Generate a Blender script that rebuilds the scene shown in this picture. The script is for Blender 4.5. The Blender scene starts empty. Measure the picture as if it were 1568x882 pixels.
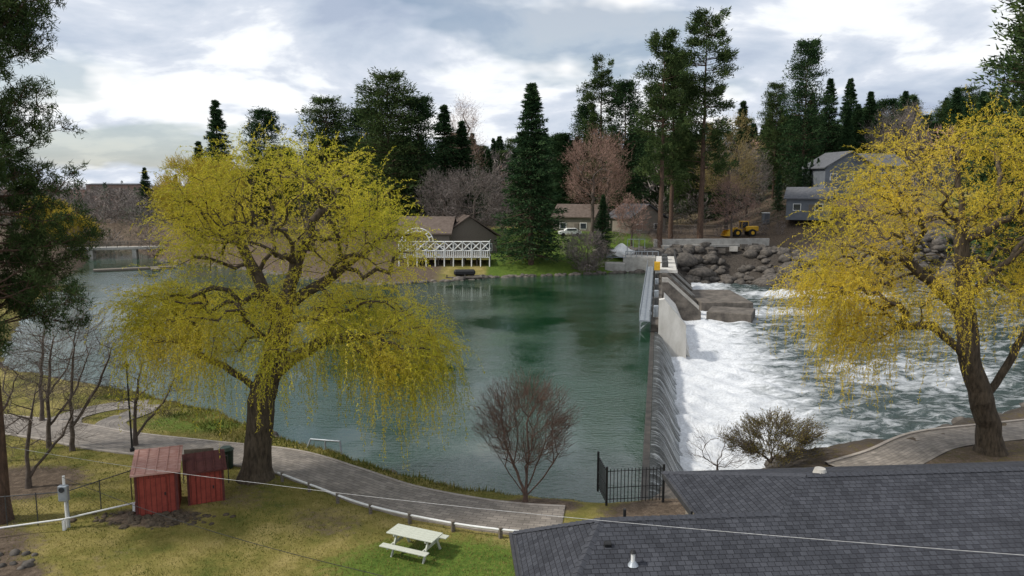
import bpy, math, random
import numpy as np
from mathutils import Vector, Matrix
random.seed(4); rng=np.random.default_rng(7)
scene=bpy.context.scene
col=scene.collection
scene.view_settings.view_transform='Standard'
try: scene.view_settings.look='None'
except Exception: pass
scene.view_settings.exposure=0

# ------------------------------------------------------------ node helpers
def new_mat(name):
    m=bpy.data.materials.new(name); m.use_nodes=True
    nt=m.node_tree; nt.nodes.clear()
    return m,nt,nt.nodes,nt.links
def N(nt,t,**kw):
    n=nt.nodes.new(t)
    for k,v in kw.items(): setattr(n,k,v)
    return n
def ramp(nt,stops,interp='LINEAR'):
    r=nt.nodes.new('ShaderNodeValToRGB'); cr=r.color_ramp; cr.interpolation=interp
    while len(cr.elements)<len(stops): cr.elements.new(0.5)
    for e,(p,c) in zip(cr.elements,stops):
        e.position=p
        e.color=(c,c,c,1) if isinstance(c,(int,float)) else (*c,1)
    return r
def mottle(name,c1,c2,scale=3,rough=.8,bump=.2,bdist=.02,stretch=(1,1,1),metal=0,bscale=None,spec=.3,detail=5):
    m,nt,n,l=new_mat(name)
    tc=N(nt,'ShaderNodeTexCoord'); mp=N(nt,'ShaderNodeMapping'); mp.inputs['Scale'].default_value=stretch
    l.new(tc.outputs['Object'],mp.inputs['Vector'])
    nz=N(nt,'ShaderNodeTexNoise'); nz.inputs['Scale'].default_value=scale; nz.inputs['Detail'].default_value=detail; nz.inputs['Roughness'].default_value=.65
    l.new(mp.outputs[0],nz.inputs['Vector'])
    r=ramp(nt,[(.3,c1),(.7,c2)]); l.new(nz.outputs['Fac'],r.inputs[0])
    b=N(nt,'ShaderNodeBsdfPrincipled'); b.inputs['Roughness'].default_value=rough; b.inputs['Metallic'].default_value=metal
    b.inputs['Specular IOR Level'].default_value=spec
    l.new(r.outputs[0],b.inputs['Base Color'])
    if bump>0:
        nb=N(nt,'ShaderNodeTexNoise'); nb.inputs['Scale'].default_value=bscale or scale*3; nb.inputs['Detail'].default_value=4
        l.new(mp.outputs[0],nb.inputs['Vector'])
        bp=N(nt,'ShaderNodeBump'); bp.inputs['Strength'].default_value=bump; bp.inputs['Distance'].default_value=bdist
        l.new(nb.outputs['Fac'],bp.inputs['Height']); l.new(bp.outputs[0],b.inputs['Normal'])
    o=N(nt,'ShaderNodeOutputMaterial'); l.new(b.outputs[0],o.inputs[0])
    return m
def leafmat(name,c1,c2,c3,trans=.35,scale=.35):
    m,nt,n,l=new_mat(name)
    at=N(nt,'ShaderNodeAttribute',attribute_name='rnd')
    tc=N(nt,'ShaderNodeTexCoord'); nz=N(nt,'ShaderNodeTexNoise'); nz.inputs['Scale'].default_value=scale; nz.inputs['Detail'].default_value=2
    l.new(tc.outputs['Object'],nz.inputs['Vector'])
    ma=N(nt,'ShaderNodeMath',operation='MULTIPLY_ADD'); l.new(at.outputs['Fac'],ma.inputs[0]); ma.inputs[1].default_value=.5
    mb=N(nt,'ShaderNodeMath',operation='MULTIPLY_ADD'); l.new(nz.outputs['Fac'],mb.inputs[0]); mb.inputs[1].default_value=1.6; mb.inputs[2].default_value=-.55
    l.new(mb.outputs[0],ma.inputs[2])
    r=ramp(nt,[(.1,c1),(.5,c2),(.95,c3)]); l.new(ma.outputs[0],r.inputs[0])
    d=N(nt,'ShaderNodeBsdfDiffuse'); l.new(r.outputs[0],d.inputs[0])
    o=N(nt,'ShaderNodeOutputMaterial')
    if trans>0:
        t=N(nt,'ShaderNodeBsdfTranslucent'); l.new(r.outputs[0],t.inputs[0])
        mx=N(nt,'ShaderNodeMixShader'); mx.inputs[0].default_value=trans; l.new(d.outputs[0],mx.inputs[1]); l.new(t.outputs[0],mx.inputs[2])
        l.new(mx.outputs[0],o.inputs[0])
    else: l.new(d.outputs[0],o.inputs[0])
    return m

# ------------------------------------------------------------ mesh helpers
def np_mesh(name,verts,faces,mat=None,rnd=None,smooth=False):
    me=bpy.data.meshes.new(name)
    verts=np.ascontiguousarray(verts,dtype=np.float32); faces=np.ascontiguousarray(faces,dtype=np.int32)
    M,k=faces.shape
    me.vertices.add(len(verts)); me.vertices.foreach_set('co',verts.ravel())
    me.loops.add(M*k); me.loops.foreach_set('vertex_index',faces.ravel())
    me.polygons.add(M); me.polygons.foreach_set('loop_start',np.arange(0,M*k,k,dtype=np.int32))
    try: me.polygons.foreach_set('loop_total',np.full(M,k,dtype=np.int32))
    except Exception: pass
    if smooth: me.polygons.foreach_set('use_smooth',np.ones(M,dtype=bool))
    me.update(calc_edges=True)
    if rnd is not None:
        a=me.attributes.new('rnd','FLOAT','FACE'); a.data.foreach_set('value',np.ascontiguousarray(rnd,dtype=np.float32))
    if mat: me.materials.append(mat)
    return me
def obj(name,me,parent=None,loc=(0,0,0),rot=(0,0,0),scale=(1,1,1)):
    o=bpy.data.objects.new(name,me); col.objects.link(o)
    o.location=loc; o.rotation_euler=rot; o.scale=scale
    if parent: o.parent=parent
    return o
def empty(name,loc=(0,0,0),rz=0,s=1):
    o=bpy.data.objects.new(name,None); col.objects.link(o); o.location=loc; o.rotation_euler=(0,0,rz); o.scale=(s,s,s); o.empty_display_size=.5
    return o
def pymesh(name,v,f,mat=None,parent=None,loc=(0,0,0),rot=(0,0,0)):
    me=bpy.data.meshes.new(name); me.from_pydata([tuple(p) for p in v],[],f); me.update()
    if mat: me.materials.append(mat)
    return obj(name,me,parent,loc,rot)
import bmesh
def box(name,c,s,mat,parent=None,rot=(0,0,0),bev=0.0):
    bm=bmesh.new(); bmesh.ops.create_cube(bm,size=1)
    bmesh.ops.scale(bm,vec=s,verts=bm.verts)
    if bev>0: bmesh.ops.bevel(bm,geom=bm.edges[:],offset=bev,segments=1,affect='EDGES')
    me=bpy.data.meshes.new(name); bm.to_mesh(me); bm.free(); me.materials.append(mat)
    return obj(name,me,parent,c,rot)
def cyl(name,c,r,h,mat,parent=None,rot=(0,0,0),seg=16,r2=None):
    bm=bmesh.new(); bmesh.ops.create_cone(bm,cap_ends=True,segments=seg,radius1=r,radius2=r if r2 is None else r2,depth=h)
    me=bpy.data.meshes.new(name); bm.to_mesh(me); bm.free(); me.materials.append(mat)
    return obj(name,me,parent,c,rot)
def basis(d):
    d=d/np.maximum(np.linalg.norm(d,axis=1,keepdims=True),1e-9)
    ref=np.where(np.abs(d[:,2:3])>.95,np.array([[1.,0,0]]),np.array([[0,0,1.]]))
    u=np.cross(ref,d); u/=np.maximum(np.linalg.norm(u,axis=1,keepdims=True),1e-9)
    return d,u,np.cross(d,u)
def seg_mesh(name,p0,p1,r0,r1,k,mat):
    p0=np.asarray(p0,float);p1=np.asarray(p1,float);r0=np.asarray(r0,float);r1=np.asarray(r1,float)
    d,u,v=basis(p1-p0); n=len(p0)
    ang=np.arange(k)*2*math.pi/k
    ca=np.cos(ang)[None,:,None]; sa=np.sin(ang)[None,:,None]
    ring=u[:,None,:]*ca+v[:,None,:]*sa
    V=np.concatenate([p0[:,None,:]+ring*r0[:,None,None],p1[:,None,:]+ring*r1[:,None,None]],1).reshape(-1,3)
    i=np.arange(k); j=(i+1)%k
    q=np.stack([i,j,j+k,i+k],1)
    F=(q[None]+(np.arange(n)*2*k)[:,None,None]).reshape(-1,4)
    return np_mesh(name,V,F,mat,smooth=True)
def wires(name,lines,r,mat,parent=None,k=5):
    p0=[];p1=[]
    for L in lines:
        for a,b in zip(L[:-1],L[1:]): p0.append(a);p1.append(b)
    n=len(p0)
    rr=np.full(n,r)
    return obj(name,seg_mesh(name,p0,p1,rr,rr,k,mat),parent)
def tri_leaves(name,c,d,length,width,mat,rnd=None):
    n=len(c); d,u,v=basis(d)
    a=rng.uniform(0,math.pi,n)[:,None]
    s=(u*np.cos(a)+v*np.sin(a))
    L=np.broadcast_to(np.asarray(length,float),(n,))[:,None]; W=np.broadcast_to(np.asarray(width,float),(n,))[:,None]
    V=np.stack([c-s*W/2,c+s*W/2,c+d*L],1).reshape(-1,3)
    F=np.arange(n*3).reshape(-1,3)
    return np_mesh(name,V,F,mat,rnd=rng.uniform(0,1,n) if rnd is None else rnd)
def rv(n,s=1.): return rng.normal(0,s,(n,3))
def sm(t): t=np.clip(t,0,1); return t*t*(3-2*t)

# ------------------------------------------------------------ terrain definition (metres, water surface z=0)
river=np.array([(-150,190),(-105,172),(-82,145),(-71,119),(-57,88),(-45,65),(-38.5,56),(-30.8,52.3),(-22.4,47.7),(-15.8,43.3),(-11.8,39.6),(-8.2,37.3),(-5.15,34.9),(-1.9,33),(.5,32),(4.2,31.6),(6.2,31.8),(9,35.5),(12,40.5),(20,43.4),(30.7,49),(37,52.6),(60,62),(110,80),(260,120),(260,175),(150,152),(92,137),(68,127),(56,120),(48,124),(39,131),(30,129),(24.6,127),(21,127),(8,122),(-3,119),(-12,113),(-20,110),(-30,115),(-42,127),(-69,147),(-82,165),(-97,186),(-150,208)],float)
D0=np.array([6.0,31.5]); dd=np.array([.191,.9816]); dn=np.array([.9816,-.191])
WL2=-2.4
def side(x,y): return (x-D0[0])*dn[0]+(y-D0[1])*dn[1]
def rsd(x,y):
    sh=x.shape; P=np.stack([x.ravel(),y.ravel()],1); best=np.full(len(P),1e9); ins=np.zeros(len(P),bool)
    for i in range(len(river)):
        a=river[i]; b=river[(i+1)%len(river)]; ab=b-a
        t=np.clip(((P-a)@ab)/(ab@ab),0,1); q=a+t[:,None]*ab
        best=np.minimum(best,np.hypot(P[:,0]-q[:,0],P[:,1]-q[:,1]))
        c=((a[1]>P[:,1])!=(b[1]>P[:,1]))&(P[:,0]<(b[0]-a[0])*(P[:,1]-a[1])/(b[1]-a[1]+1e-12)+a[0])
        ins^=c
    return np.where(ins,-best,best).reshape(sh)
def wob(x,y):
    return (np.sin(x*.9+1.3*np.sin(y*.5))*np.cos(y*.8+np.sin(x*.37))+.5*np.sin(x*2.3+y*1.1)*np.sin(y*2.1-x*.7))
def gz(x,y):
    x=np.asarray(x,float); y=np.asarray(y,float)
    sd=rsd(x,y)+.25*wob(x*1.1,y*1.3)*sm((y)/20)
    far=.6+4.6*sm((y-113)/46)+8.3*sm((x-44)/26)*sm((y-133)/32)+34*sm((y-190)/260)*sm((x-60)/210)+2*sm((y-200)/200)
    near=1.0+.0*x
    base=near+(far-near)*sm((y-85)/30)
    s=side(x,y)
    wl=WL2*sm((s-.5)/4.)
    bw=1.7+3.2*sm((y-60)/40)+3.5*sm((s)/6)
    out=wl+.03+(base-wl)*sm(sd/bw)+.03*wob(x*1.7,y*1.7)*sm(sd/2)*sm((60-y)/20+.2)
    rough=.18*wob(x*2.1,y*2.3)*sm(s/5)*sm(sd/1.)*sm(1-sd/9)
    inn=wl-3*sm((-sd)/2.2)
    return np.where(sd>0,out+rough,inn)
def gz1(x,y): return float(gz(np.array([x]),np.array([y]))[0])

def axis(lo,hi,a,b,st,g):
    c=list(np.arange(a,b,st)); s=st
    v=b
    while v<hi: c.append(v); s*=g; v+=s
    c.append(hi); s=st; v=a; pre=[]
    while v>lo:
        s*=g; v-=s; pre.append(max(v,lo))
    return np.array(sorted(set(pre+c)))
xs=axis(-4000,4000,-40,42,.42,1.045); ys=axis(-60,6000,14,60,.38,1.03)
X,Y=np.meshgrid(xs,ys); Z=gz(X,Y)
V=np.stack([X,Y,Z],-1).reshape(-1,3)
nx=len(xs); ny=len(ys)
i=np.arange(nx-1)[None,:]+np.arange(ny-1)[:,None]*nx
F=np.stack([i,i+1,i+1+nx,i+nx],-1).reshape(-1,4)

path_main=[(-34,41.5),(-29,40.6),(-24.5,39.2),(-20.7,37.6),(-15.9,36.2),(-11.3,34.9),(-7.9,32.6),(-5.1,30.5),(-2.2,29.1),(0.,28.4),(2.0,28.1)]
path_loop=[(-24.5,39.6),(-25.4,41.6),(-24.3,43.6),(-22.2,44.4)]
path_loop2=[(-20.9,38.6),(-22.4,40.6),(-21.9,42.6),(-21.9,44.2)]
path_right=[(15.6,33.2),(18.4,34.9),(22,37.6),(26.5,39.0),(34,41),(50,45)]
def catmull(P,n=8):
    P=[np.array(p,float) for p in P]; P=[2*P[0]-P[1]]+P+[2*P[-1]-P[-2]]; out=[]
    for a,b,c,d in zip(P[:-3],P[1:-2],P[2:-1],P[3:]):
        for k in range(n):
            t=k/n; out.append(.5*((2*b)+(-a+c)*t+(2*a-5*b+4*c-d)*t*t+(-a+3*b-3*c+d)*t**3))
    out.append(P[-2]); return np.array(out)
def pdist(x,y,P):
    best=np.full(x.shape,1e9)
    for a,b in zip(P[:-1],P[1:]):
        ab=b-a; t=np.clip(((x-a[0])*ab[0]+(y-a[1])*ab[1])/(ab@ab),0,1)
        best=np.minimum(best,np.hypot(x-a[0]-t*ab[0],y-a[1]-t*ab[1]))
    return best
pm=catmull(path_main); pr=catmull(path_right); pl=catmull(path_loop); pl2=catmull(path_loop2)
SD=rsd(X,Y); S=side(X,Y)
def blob(x,y,cx,cy,rx,ry): return np.clip(1.6-1.6*np.sqrt(((x-cx)/rx)**2+((y-cy)/ry)**2),0,1)
def zones(x,y,sd,s):
    dirt=np.zeros_like(x)
    for b in [(-21,25,5.2,4.2),(-14.4,28.5,2.6,1.3),(-22,32,4,3),(-22,19,7,4),(1,29.6,2.6,1.1),(-17.5,23.6,2.5,2.0),(-15.5,20.5,4,2.2),(6.5,28.5,4,3)]:
        dirt=np.maximum(dirt,blob(x,y,*b))
    dirt=np.maximum(dirt,.42*sm((wob(x*.35+2,y*.4)-.25)/.9)*(y<60))
    dirt=np.maximum(dirt,sm(1-np.abs(sd-.4)/1.0)*(y<60)*.9)
    dirt=np.maximum(dirt,(s>0)*(y<60)*sm((s-3)/4)*.6)
    farR=sm((x-24)/6)*sm((y-118)/10)*sm((205-y)/30)*sm((95-x)/20)
    dirt=np.maximum(dirt,farR*.95)
    dirt=np.maximum(dirt,sm((-8-x)/6)*sm((y-100)/10)*.75)
    dirt=np.maximum(dirt,sm((y-165)/20)*.55)
    rock=sm((s)/5)*sm(1-(sd-1)/(8+14*sm((y-100)/15)))*(sd>-2)
    lush=np.maximum(blob(x,y,-2.5,24.5,6,3.4)*.75,sm((x+6)/4)*sm((30-x)/4)*sm((y-110)/8)*sm((175-y)/8))
    lush=np.maximum(lush,blob(x,y,-17.5,41,6,3.4)*.55)
    return dirt,rock,lush
dr,rk,lu=zones(X,Y,SD,S)
gm=np_mesh('ground',V,F,smooth=True)
ca=gm.color_attributes.new('zone','FLOAT_COLOR','POINT')
ca.data.foreach_set('color',np.stack([dr,rk,lu,np.ones_like(dr)],-1).astype(np.float32).ravel())
m,nt,n,l=new_mat('ground_mat')
tc=N(nt,'ShaderNodeTexCoord')
def nz(scale,detail=5,rough=.6,vec=None):
    a=N(nt,'ShaderNodeTexNoise'); a.inputs['Scale'].default_value=scale; a.inputs['Detail'].default_value=detail; a.inputs['Roughness'].default_value=rough
    l.new(vec or tc.outputs['Object'],a.inputs['Vector']); return a
def mixc(f,a,b,blend='MIX'):
    x=N(nt,'ShaderNodeMix',data_type='RGBA',blend_type=blend)
    if isinstance(f,(int,float)): x.inputs[0].default_value=f
    else: l.new(f,x.inputs[0])
    for s_,v_ in ((6,a),(7,b)):
        if isinstance(v_,tuple): x.inputs[s_].default_value=(*v_,1)
        else: l.new(v_,x.inputs[s_])
    return x.outputs[2]
n1=nz(.45,7,.7); n2=nz(3.5,5,.7); n3=nz(22,3,.7)
r1=ramp(nt,[(.3,(.085,.105,.022)),(.48,(.20,.175,.05)),(.66,(.32,.26,.10))]); l.new(n1.outputs['Fac'],r1.inputs[0])
r2=ramp(nt,[(.3,(.05,.10,.016)),(.7,(.14,.19,.035))]); l.new(n2.outputs['Fac'],r2.inputs[0])
rd=ramp(nt,[(.3,(.06,.045,.033)),(.55,(.13,.098,.072)),(.75,(.22,.17,.125))]); l.new(n2.outputs['Fac'],rd.inputs[0])
rr_=ramp(nt,[(.3,(.03,.026,.023)),(.6,(.085,.073,.062)),(.8,(.17,.15,.13))]); l.new(n2.outputs['Fac'],rr_.inputs[0])
at=N(nt,'ShaderNodeAttribute',attribute_name='zone'); sp=N(nt,'ShaderNodeSeparateColor'); l.new(at.outputs['Color'],sp.inputs[0])
def edge(o):
    a=N(nt,'ShaderNodeMath',operation='MULTIPLY_ADD'); l.new(n2.outputs['Fac'],a.inputs[0]); a.inputs[1].default_value=.9; a.inputs[2].default_value=-.45
    b=N(nt,'ShaderNodeMath',operation='ADD'); l.new(a.outputs[0],b.inputs[0]); l.new(o,b.inputs[1])
    r=ramp(nt,[(.3,0.),(.6,1.)]); l.new(b.outputs[0],r.inputs[0]); return r.outputs[0]
c=mixc(edge(sp.outputs[2]),r1.outputs[0],r2.outputs[0])
c=mixc(edge(sp.outputs[0]),c,rd.outputs[0]); c=mixc(edge(sp.outputs[1]),c,rr_.outputs[0])
r3=ramp(nt,[(.25,.55),(.75,1.35)]); l.new(n3.outputs['Fac'],r3.inputs[0])
c=mixc(1.0,c,r3.outputs[0],'MULTIPLY')
b=N(nt,'ShaderNodeBsdfPrincipled'); b.inputs['Roughness'].default_value=.95; b.inputs['Specular IOR Level'].default_value=.1; l.new(c,b.inputs['Base Color'])
bp=N(nt,'ShaderNodeBump'); bp.inputs['Strength'].default_value=.6; bp.inputs['Distance'].default_value=.08; l.new(n3.outputs['Fac'],bp.inputs['Height']); l.new(bp.outputs[0],b.inputs['Normal'])
o=N(nt,'ShaderNodeOutputMaterial'); l.new(b.outputs[0],o.inputs[0])
gm.materials.append(m); obj('ground',gm)

# ------------------------------------------------------------ common materials
M_bark=mottle('bark',(.03,.024,.017),(.13,.10,.07),4,.95,.9,.06,(2,2,.5),bscale=7)
M_barkp=mottle('pine_bark',(.04,.027,.02),(.16,.10,.07),4,.95,.8,.05,(2,2,.5))
M_twig=mottle('twig_bark',(.06,.048,.04),(.15,.12,.10),3,.9,0)
M_twigred=mottle('brown_twig_bark',(.07,.045,.036),(.16,.105,.082),3,.9,0)
M_conc=mottle('concrete',(.30,.28,.25),(.5,.48,.44),1.2,.85,.3,.02)
M_concw=mottle('pale_concrete',(.42,.40,.36),(.66,.64,.6),.9,.85,.3,.02,(1,1,.4),detail=8)
M_concd=mottle('dark_concrete',(.05,.045,.04),(.19,.165,.14),.9,.9,.6,.06)
M_white=mottle('white_paint',(.66,.66,.64),(.82,.82,.8),5,.5,.05)
M_steel=mottle('galvanised_steel',(.25,.28,.31),(.42,.45,.48),3,.45,.05,metal=.4)
M_black=mottle('black_iron',(.012,.012,.013),(.03,.03,.03),8,.5,.05)
M_rock=mottle('river_rock',(.035,.032,.03),(.16,.14,.12),2,.9,.7,.06)
M_wood=mottle('weathered_wood',(.10,.085,.07),(.22,.19,.155),4,.85,.3,.01,(1,6,6))
M_glass=mottle('window_glass',(.02,.025,.03),(.05,.06,.07),1,.1,0,spec=.8)
M_yellow=mottle('yellow_paint',(.55,.30,.02),(.7,.42,.04),3,.45,.05)
M_rubber=mottle('tyre_rubber',(.012,.012,.012),(.03,.028,.026),5,.85,.2)
M_dst=mottle('dark_steel',(.05,.05,.05),(.12,.12,.12),3,.5,0,metal=.4)

# ------------------------------------------------------------ water upstream
m,nt,n,l=new_mat('river_water')
tc=N(nt,'ShaderNodeTexCoord'); mp=N(nt,'ShaderNodeMapping'); mp.inputs['Scale'].default_value=(.65,1.4,1); mp.inputs['Rotation'].default_value=(0,0,.22); l.new(tc.outputs['Object'],mp.inputs['Vector'])
a1=nz(2.6,4,.62,mp.outputs[0]); a2=nz(.055,5,.62); a3=nz(.5,2,.5,mp.outputs[0])
rb=ramp(nt,[(.40,.10),(.60,1.)]); l.new(a2.outputs['Fac'],rb.inputs[0])
ad=N(nt,'ShaderNodeMath',operation='MULTIPLY_ADD'); l.new(a3.outputs['Fac'],ad.inputs[0]); ad.inputs[1].default_value=.6; l.new(a1.outputs['Fac'],ad.inputs[2])
bp=N(nt,'ShaderNodeBump'); bp.inputs['Distance'].default_value=.12; ms=N(nt,'ShaderNodeMath',operation='MULTIPLY'); ms.inputs[1].default_value=.55; l.new(rb.outputs[0],ms.inputs[0]); l.new(ms.outputs[0],bp.inputs['Strength']); l.new(ad.outputs[0],bp.inputs['Height'])
b=N(nt,'ShaderNodeBsdfPrincipled'); cr=ramp(nt,[(.4,(.008,.034,.014)),(.6,(.022,.058,.036))]); l.new(a2.outputs['Fac'],cr.inputs[0]); l.new(cr.outputs[0],b.inputs['Base Color'])
b.inputs['Roughness'].default_value=.04; b.inputs['IOR'].default_value=1.5; b.inputs['Specular IOR Level'].default_value=.85; l.new(bp.outputs[0],b.inputs['Normal'])
o=N(nt,'ShaderNodeOutputMaterial'); l.new(b.outputs[0],o.inputs[0]); M_water=m
e0=D0+dd*(-6); e1=D0+dd*99
pymesh('river',[(-320,15,0),(e0[0],e0[1],0),(e1[0],e1[1],0),(-320,330,0)],[(0,1,2,3)],M_water)

# downstream water
bs=np.concatenate([np.arange(1.4,45,.28),np.geomspace(45,300,110)]); as_=np.arange(-14,135,.34)
A,B=np.meshgrid(as_,bs)
PX=D0[0]+dd[0]*A+dn[0]*B; PY=D0[1]+dd[1]*A+dn[1]*B
def waves(x,y): 
    z=0
    r=np.random.default_rng(3)
    for k in range(26):
        f=r.uniform(.6,5.5); th=r.uniform(0,6.3); ph=r.uniform(0,6.3)
        z=z+np.sin(f*(x*math.cos(th)+y*math.sin(th))+ph+1.2*np.sin(.4*x+k)+.9*np.sin(.5*y+2*k))/f
    return z
foam=1.4*sm(1-(B-1.0)/(7+13.5*sm((A-2)/20)))
foam=np.maximum(foam,1.3*np.clip(1.6-1.6*np.sqrt(((PX-48)/17)**2+((PY-117)/8)**2),0,1))
foam=np.maximum(foam,.85*np.clip(1.6-1.6*np.sqrt(((PX-36)/14)**2+((PY-100)/5)**2),0,1))
foam=np.maximum(foam,.66*np.clip(1.8-1.8*np.sqrt(((PX-36)/15)**2+((PY-66)/11)**2),0,1))
foam=np.maximum(foam,.44*sm((A-12)/10))
PZ=WL2+waves(PX,PY)*.06*(.7+1.1*np.clip(foam,0,1))
nb,na=A.shape
i=np.arange(na-1)[None,:]+np.arange(nb-1)[:,None]*na
wm=np_mesh('river_rapids',np.stack([PX,PY,PZ],-1).reshape(-1,3),np.stack([i,i+na,i+1+na,i+1],-1).reshape(-1,4),smooth=True)
fa=wm.attributes.new('foam','FLOAT','POINT'); fa.data.foreach_set('value',foam.astype(np.float32).ravel())
m,nt,n,l=new_mat('rapids_water')
tc=N(nt,'ShaderNodeTexCoord'); mp=N(nt,'ShaderNodeMapping'); mp.inputs['Rotation'].default_value=(0,0,-.2); mp.inputs['Scale'].default_value=(.5,1.1,1); l.new(tc.outputs['Object'],mp.inputs['Vector'])
q1=nz(.8,8,.76,mp.outputs[0]); q2=nz(5,5,.7)
q1.inputs['Distortion'].default_value=.5
at=N(nt,'ShaderNodeAttribute',attribute_name='foam')
x1=N(nt,'ShaderNodeMath',operation='MULTIPLY_ADD'); l.new(q1.outputs['Fac'],x1.inputs[0]); x1.inputs[1].default_value=2.4; x1.inputs[2].default_value=-1.2
x2=N(nt,'ShaderNodeMath',operation='ADD'); l.new(x1.outputs[0],x2.inputs[0]); l.new(at.outputs['Fac'],x2.inputs[1])
fr=ramp(nt,[(.38,0.),(.60,.35),(1.0,.92)]); l.new(x2.outputs[0],fr.inputs[0])
fv=ramp(nt,[(.3,.66),(.65,1.0)]); l.new(q2.outputs['Fac'],fv.inputs[0])
wh=mixc(1.,fv.outputs[0],(.80,.82,.85),'MULTIPLY')
cc=mixc(fr.outputs[0],(.03,.05,.045),wh)
b=N(nt,'ShaderNodeBsdfPrincipled'); l.new(cc,b.inputs['Base Color'])
mr=N(nt,'ShaderNodeMapRange'); mr.inputs[3].default_value=.14; mr.inputs[4].default_value=.8; l.new(fr.outputs[0],mr.inputs[0]); l.new(mr.outputs[0],b.inputs['Roughness'])
bp=N(nt,'ShaderNodeBump'); bp.inputs['Strength'].default_value=.8; bp.inputs['Distance'].default_value=.16; l.new(q2.outputs['Fac'],bp.inputs['Height']); l.new(bp.outputs[0],b.inputs['Normal'])
o=N(nt,'ShaderNodeOutputMaterial'); l.new(b.outputs[0],o.inputs[0]); wm.materials.append(m); obj('river_rapids',wm)

# ------------------------------------------------------------ dam
def dp(a,b,z): return (D0[0]+dd[0]*a+dn[0]*b, D0[1]+dd[1]*a+dn[1]*b, z)
dam=empty('dam_spillway')
m,nt,n,l=new_mat('falling_water')
uv=N(nt,'ShaderNodeTexCoord'); tc=uv; mp=N(nt,'ShaderNodeMapping'); mp.inputs['Scale'].default_value=(2.6,.30,1); l.new(uv.outputs['UV'],mp.inputs['Vector'])
w1=nz(1.,7,.82,mp.outputs[0]); sx=N(nt,'ShaderNodeSeparateXYZ'); l.new(uv.outputs['UV'],sx.inputs[0])
y1=N(nt,'ShaderNodeMath',operation='MULTIPLY_ADD'); l.new(sx.outputs[1],y1.inputs[0]); y1.inputs[1].default_value=.03; l.new(w1.outputs['Fac'],y1.inputs[2])
fr=ramp(nt,[(.44,(.012,.014,.012)),(.53,(.05,.055,.052)),(.63,(.34,.36,.37)),(.74,(.74,.76,.78))]); l.new(y1.outputs[0],fr.inputs[0])
b=N(nt,'ShaderNodeBsdfPrincipled'); b.inputs['Roughness'].default_value=.4; b.inputs['Specular IOR Level'].default_value=.3; l.new(fr.outputs[0],b.inputs['Base Color'])
bp=N(nt,'ShaderNodeBump'); bp.inputs['Distance'].default_value=.1; bp.inputs['Strength'].default_value=.7; l.new(w1.outputs['Fac'],bp.inputs['Height']); l.new(bp.outputs[0],b.inputs['Normal'])
o=N(nt,'ShaderNodeOutputMaterial'); l.new(b.outputs[0],o.inputs[0]); M_fall=m
AL=np.arange(-1.5,42.5,.2); prof=[(0,.02),(.25,0),(.5,-.12),(.75,-.4),(1.0,-.85),(1.25,-1.35),(1.55,-1.95),(1.95,-2.5)]
V=[];F=[]
for j,(bb,zz) in enumerate(prof):
    for a in AL:
        rp=.05*math.sin(a*7+math.sin(a*2.3)*2)*(j/7)
        V.append(dp(a,bb+rp,zz))
na=len(AL)
for j in range(len(prof)-1):
    for i_ in range(na-1): F.append((j*na+i_,(j+1)*na+i_,(j+1)*na+i_+1,j*na+i_+1))
fo=pymesh('water_sheet',V,F,M_fall,dam)
uvl=fo.data.uv_layers.new(name='UVMap')
for p in fo.data.polygons:
    p.use_smooth=True
    for li in p.loop_indices:
        vi=fo.data.loops[li].vertex_index; uvl.data[li].uv=(AL[vi%na],(vi//na)*.45)
rz=math.atan2(dd[1],dd[0])-math.pi/2
M_sill=mottle('wet_sill',(.018,.016,.013),(.07,.06,.05),1.5,.5,.4,.03)
box('crest_sill',dp(20.5,-.2,-1.2),(.36,44,2.47),M_sill,dam,(0,0,rz))
gate=empty('dam_gates')
gl=53; mid=42.5+gl/2
box('gate_body',dp(mid,.2,-.9),(1.1,gl,3.2),M_concd,gate,(0,0,rz))
def extr(name,pts,a0,a1,mat,par):
    k=len(pts); v=[dp(a0,p[0],p[1]) for p in pts]+[dp(a1,p[0],p[1]) for p in pts]
    f=[tuple(range(k)),tuple(range(2*k-1,k-1,-1))]+[(i_,i_+k,(i_+1)%k+k,(i_+1)%k) for i_ in range(k)]
    return pymesh(name,v,f,mat,par)
extr('end_pier',[(.37,-2.6),(.37,3.3),(.9,3.4),(3.0,.9),(3.1,-2.8)],41.6,42.6,M_concw,gate)
extr('apron_wall',[(.9,-.6),(1.0,1.6),(2.4,.2),(3.6,-2.6)],42.62,60,M_concw,gate)
for k,a in enumerate(np.linspace(63,92,7)):
    extr('buttress_%d'%k,[(.76,-2.6),(.76,2.42),(1.5,2.42),(5.6,-1.2),(5.6,-2.6)],a,a+.7,M_conc if k%2 else M_concd,gate)
extr('top_deck',[(-.1,2.45),(-.1,2.85),(2.9,2.85),(2.9,2.45)],74,96,M_concw,gate)
L=[[dp(a,2.8,zz) for a in (74,96)] for zz in (3.35,3.85)]+[[dp(a,2.8,2.85),dp(a,2.8,3.85)] for a in np.arange(74,96.1,2)]+[[dp(74.1,bb,3.85) for bb in (-.05,2.8)]]
wires('deck_railing',L,.05,M_dst,gate)
for k,a in enumerate((78,84,90)): box('gate_motor_%d'%k,dp(a,1.2,3.3),(.9,1.1,.9),M_dst,gate,(0,0,rz),.08); 
box('deck_ledge',dp(78,8.5,-1.9),(7,13,1.6),M_concd,gate,(0,0,rz+.15),.1)
box('low_ledge',dp(66,9.5,-2.0),(5.5,5,1.5),M_concd,gate,(0,0,rz-.2),.1)
extr('catwalk_deck',[(-1.5,1.15),(-1.5,1.27),(-.45,1.27),(-.45,1.15)],41.5,94,M_steel,gate)
L=[]
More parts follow.
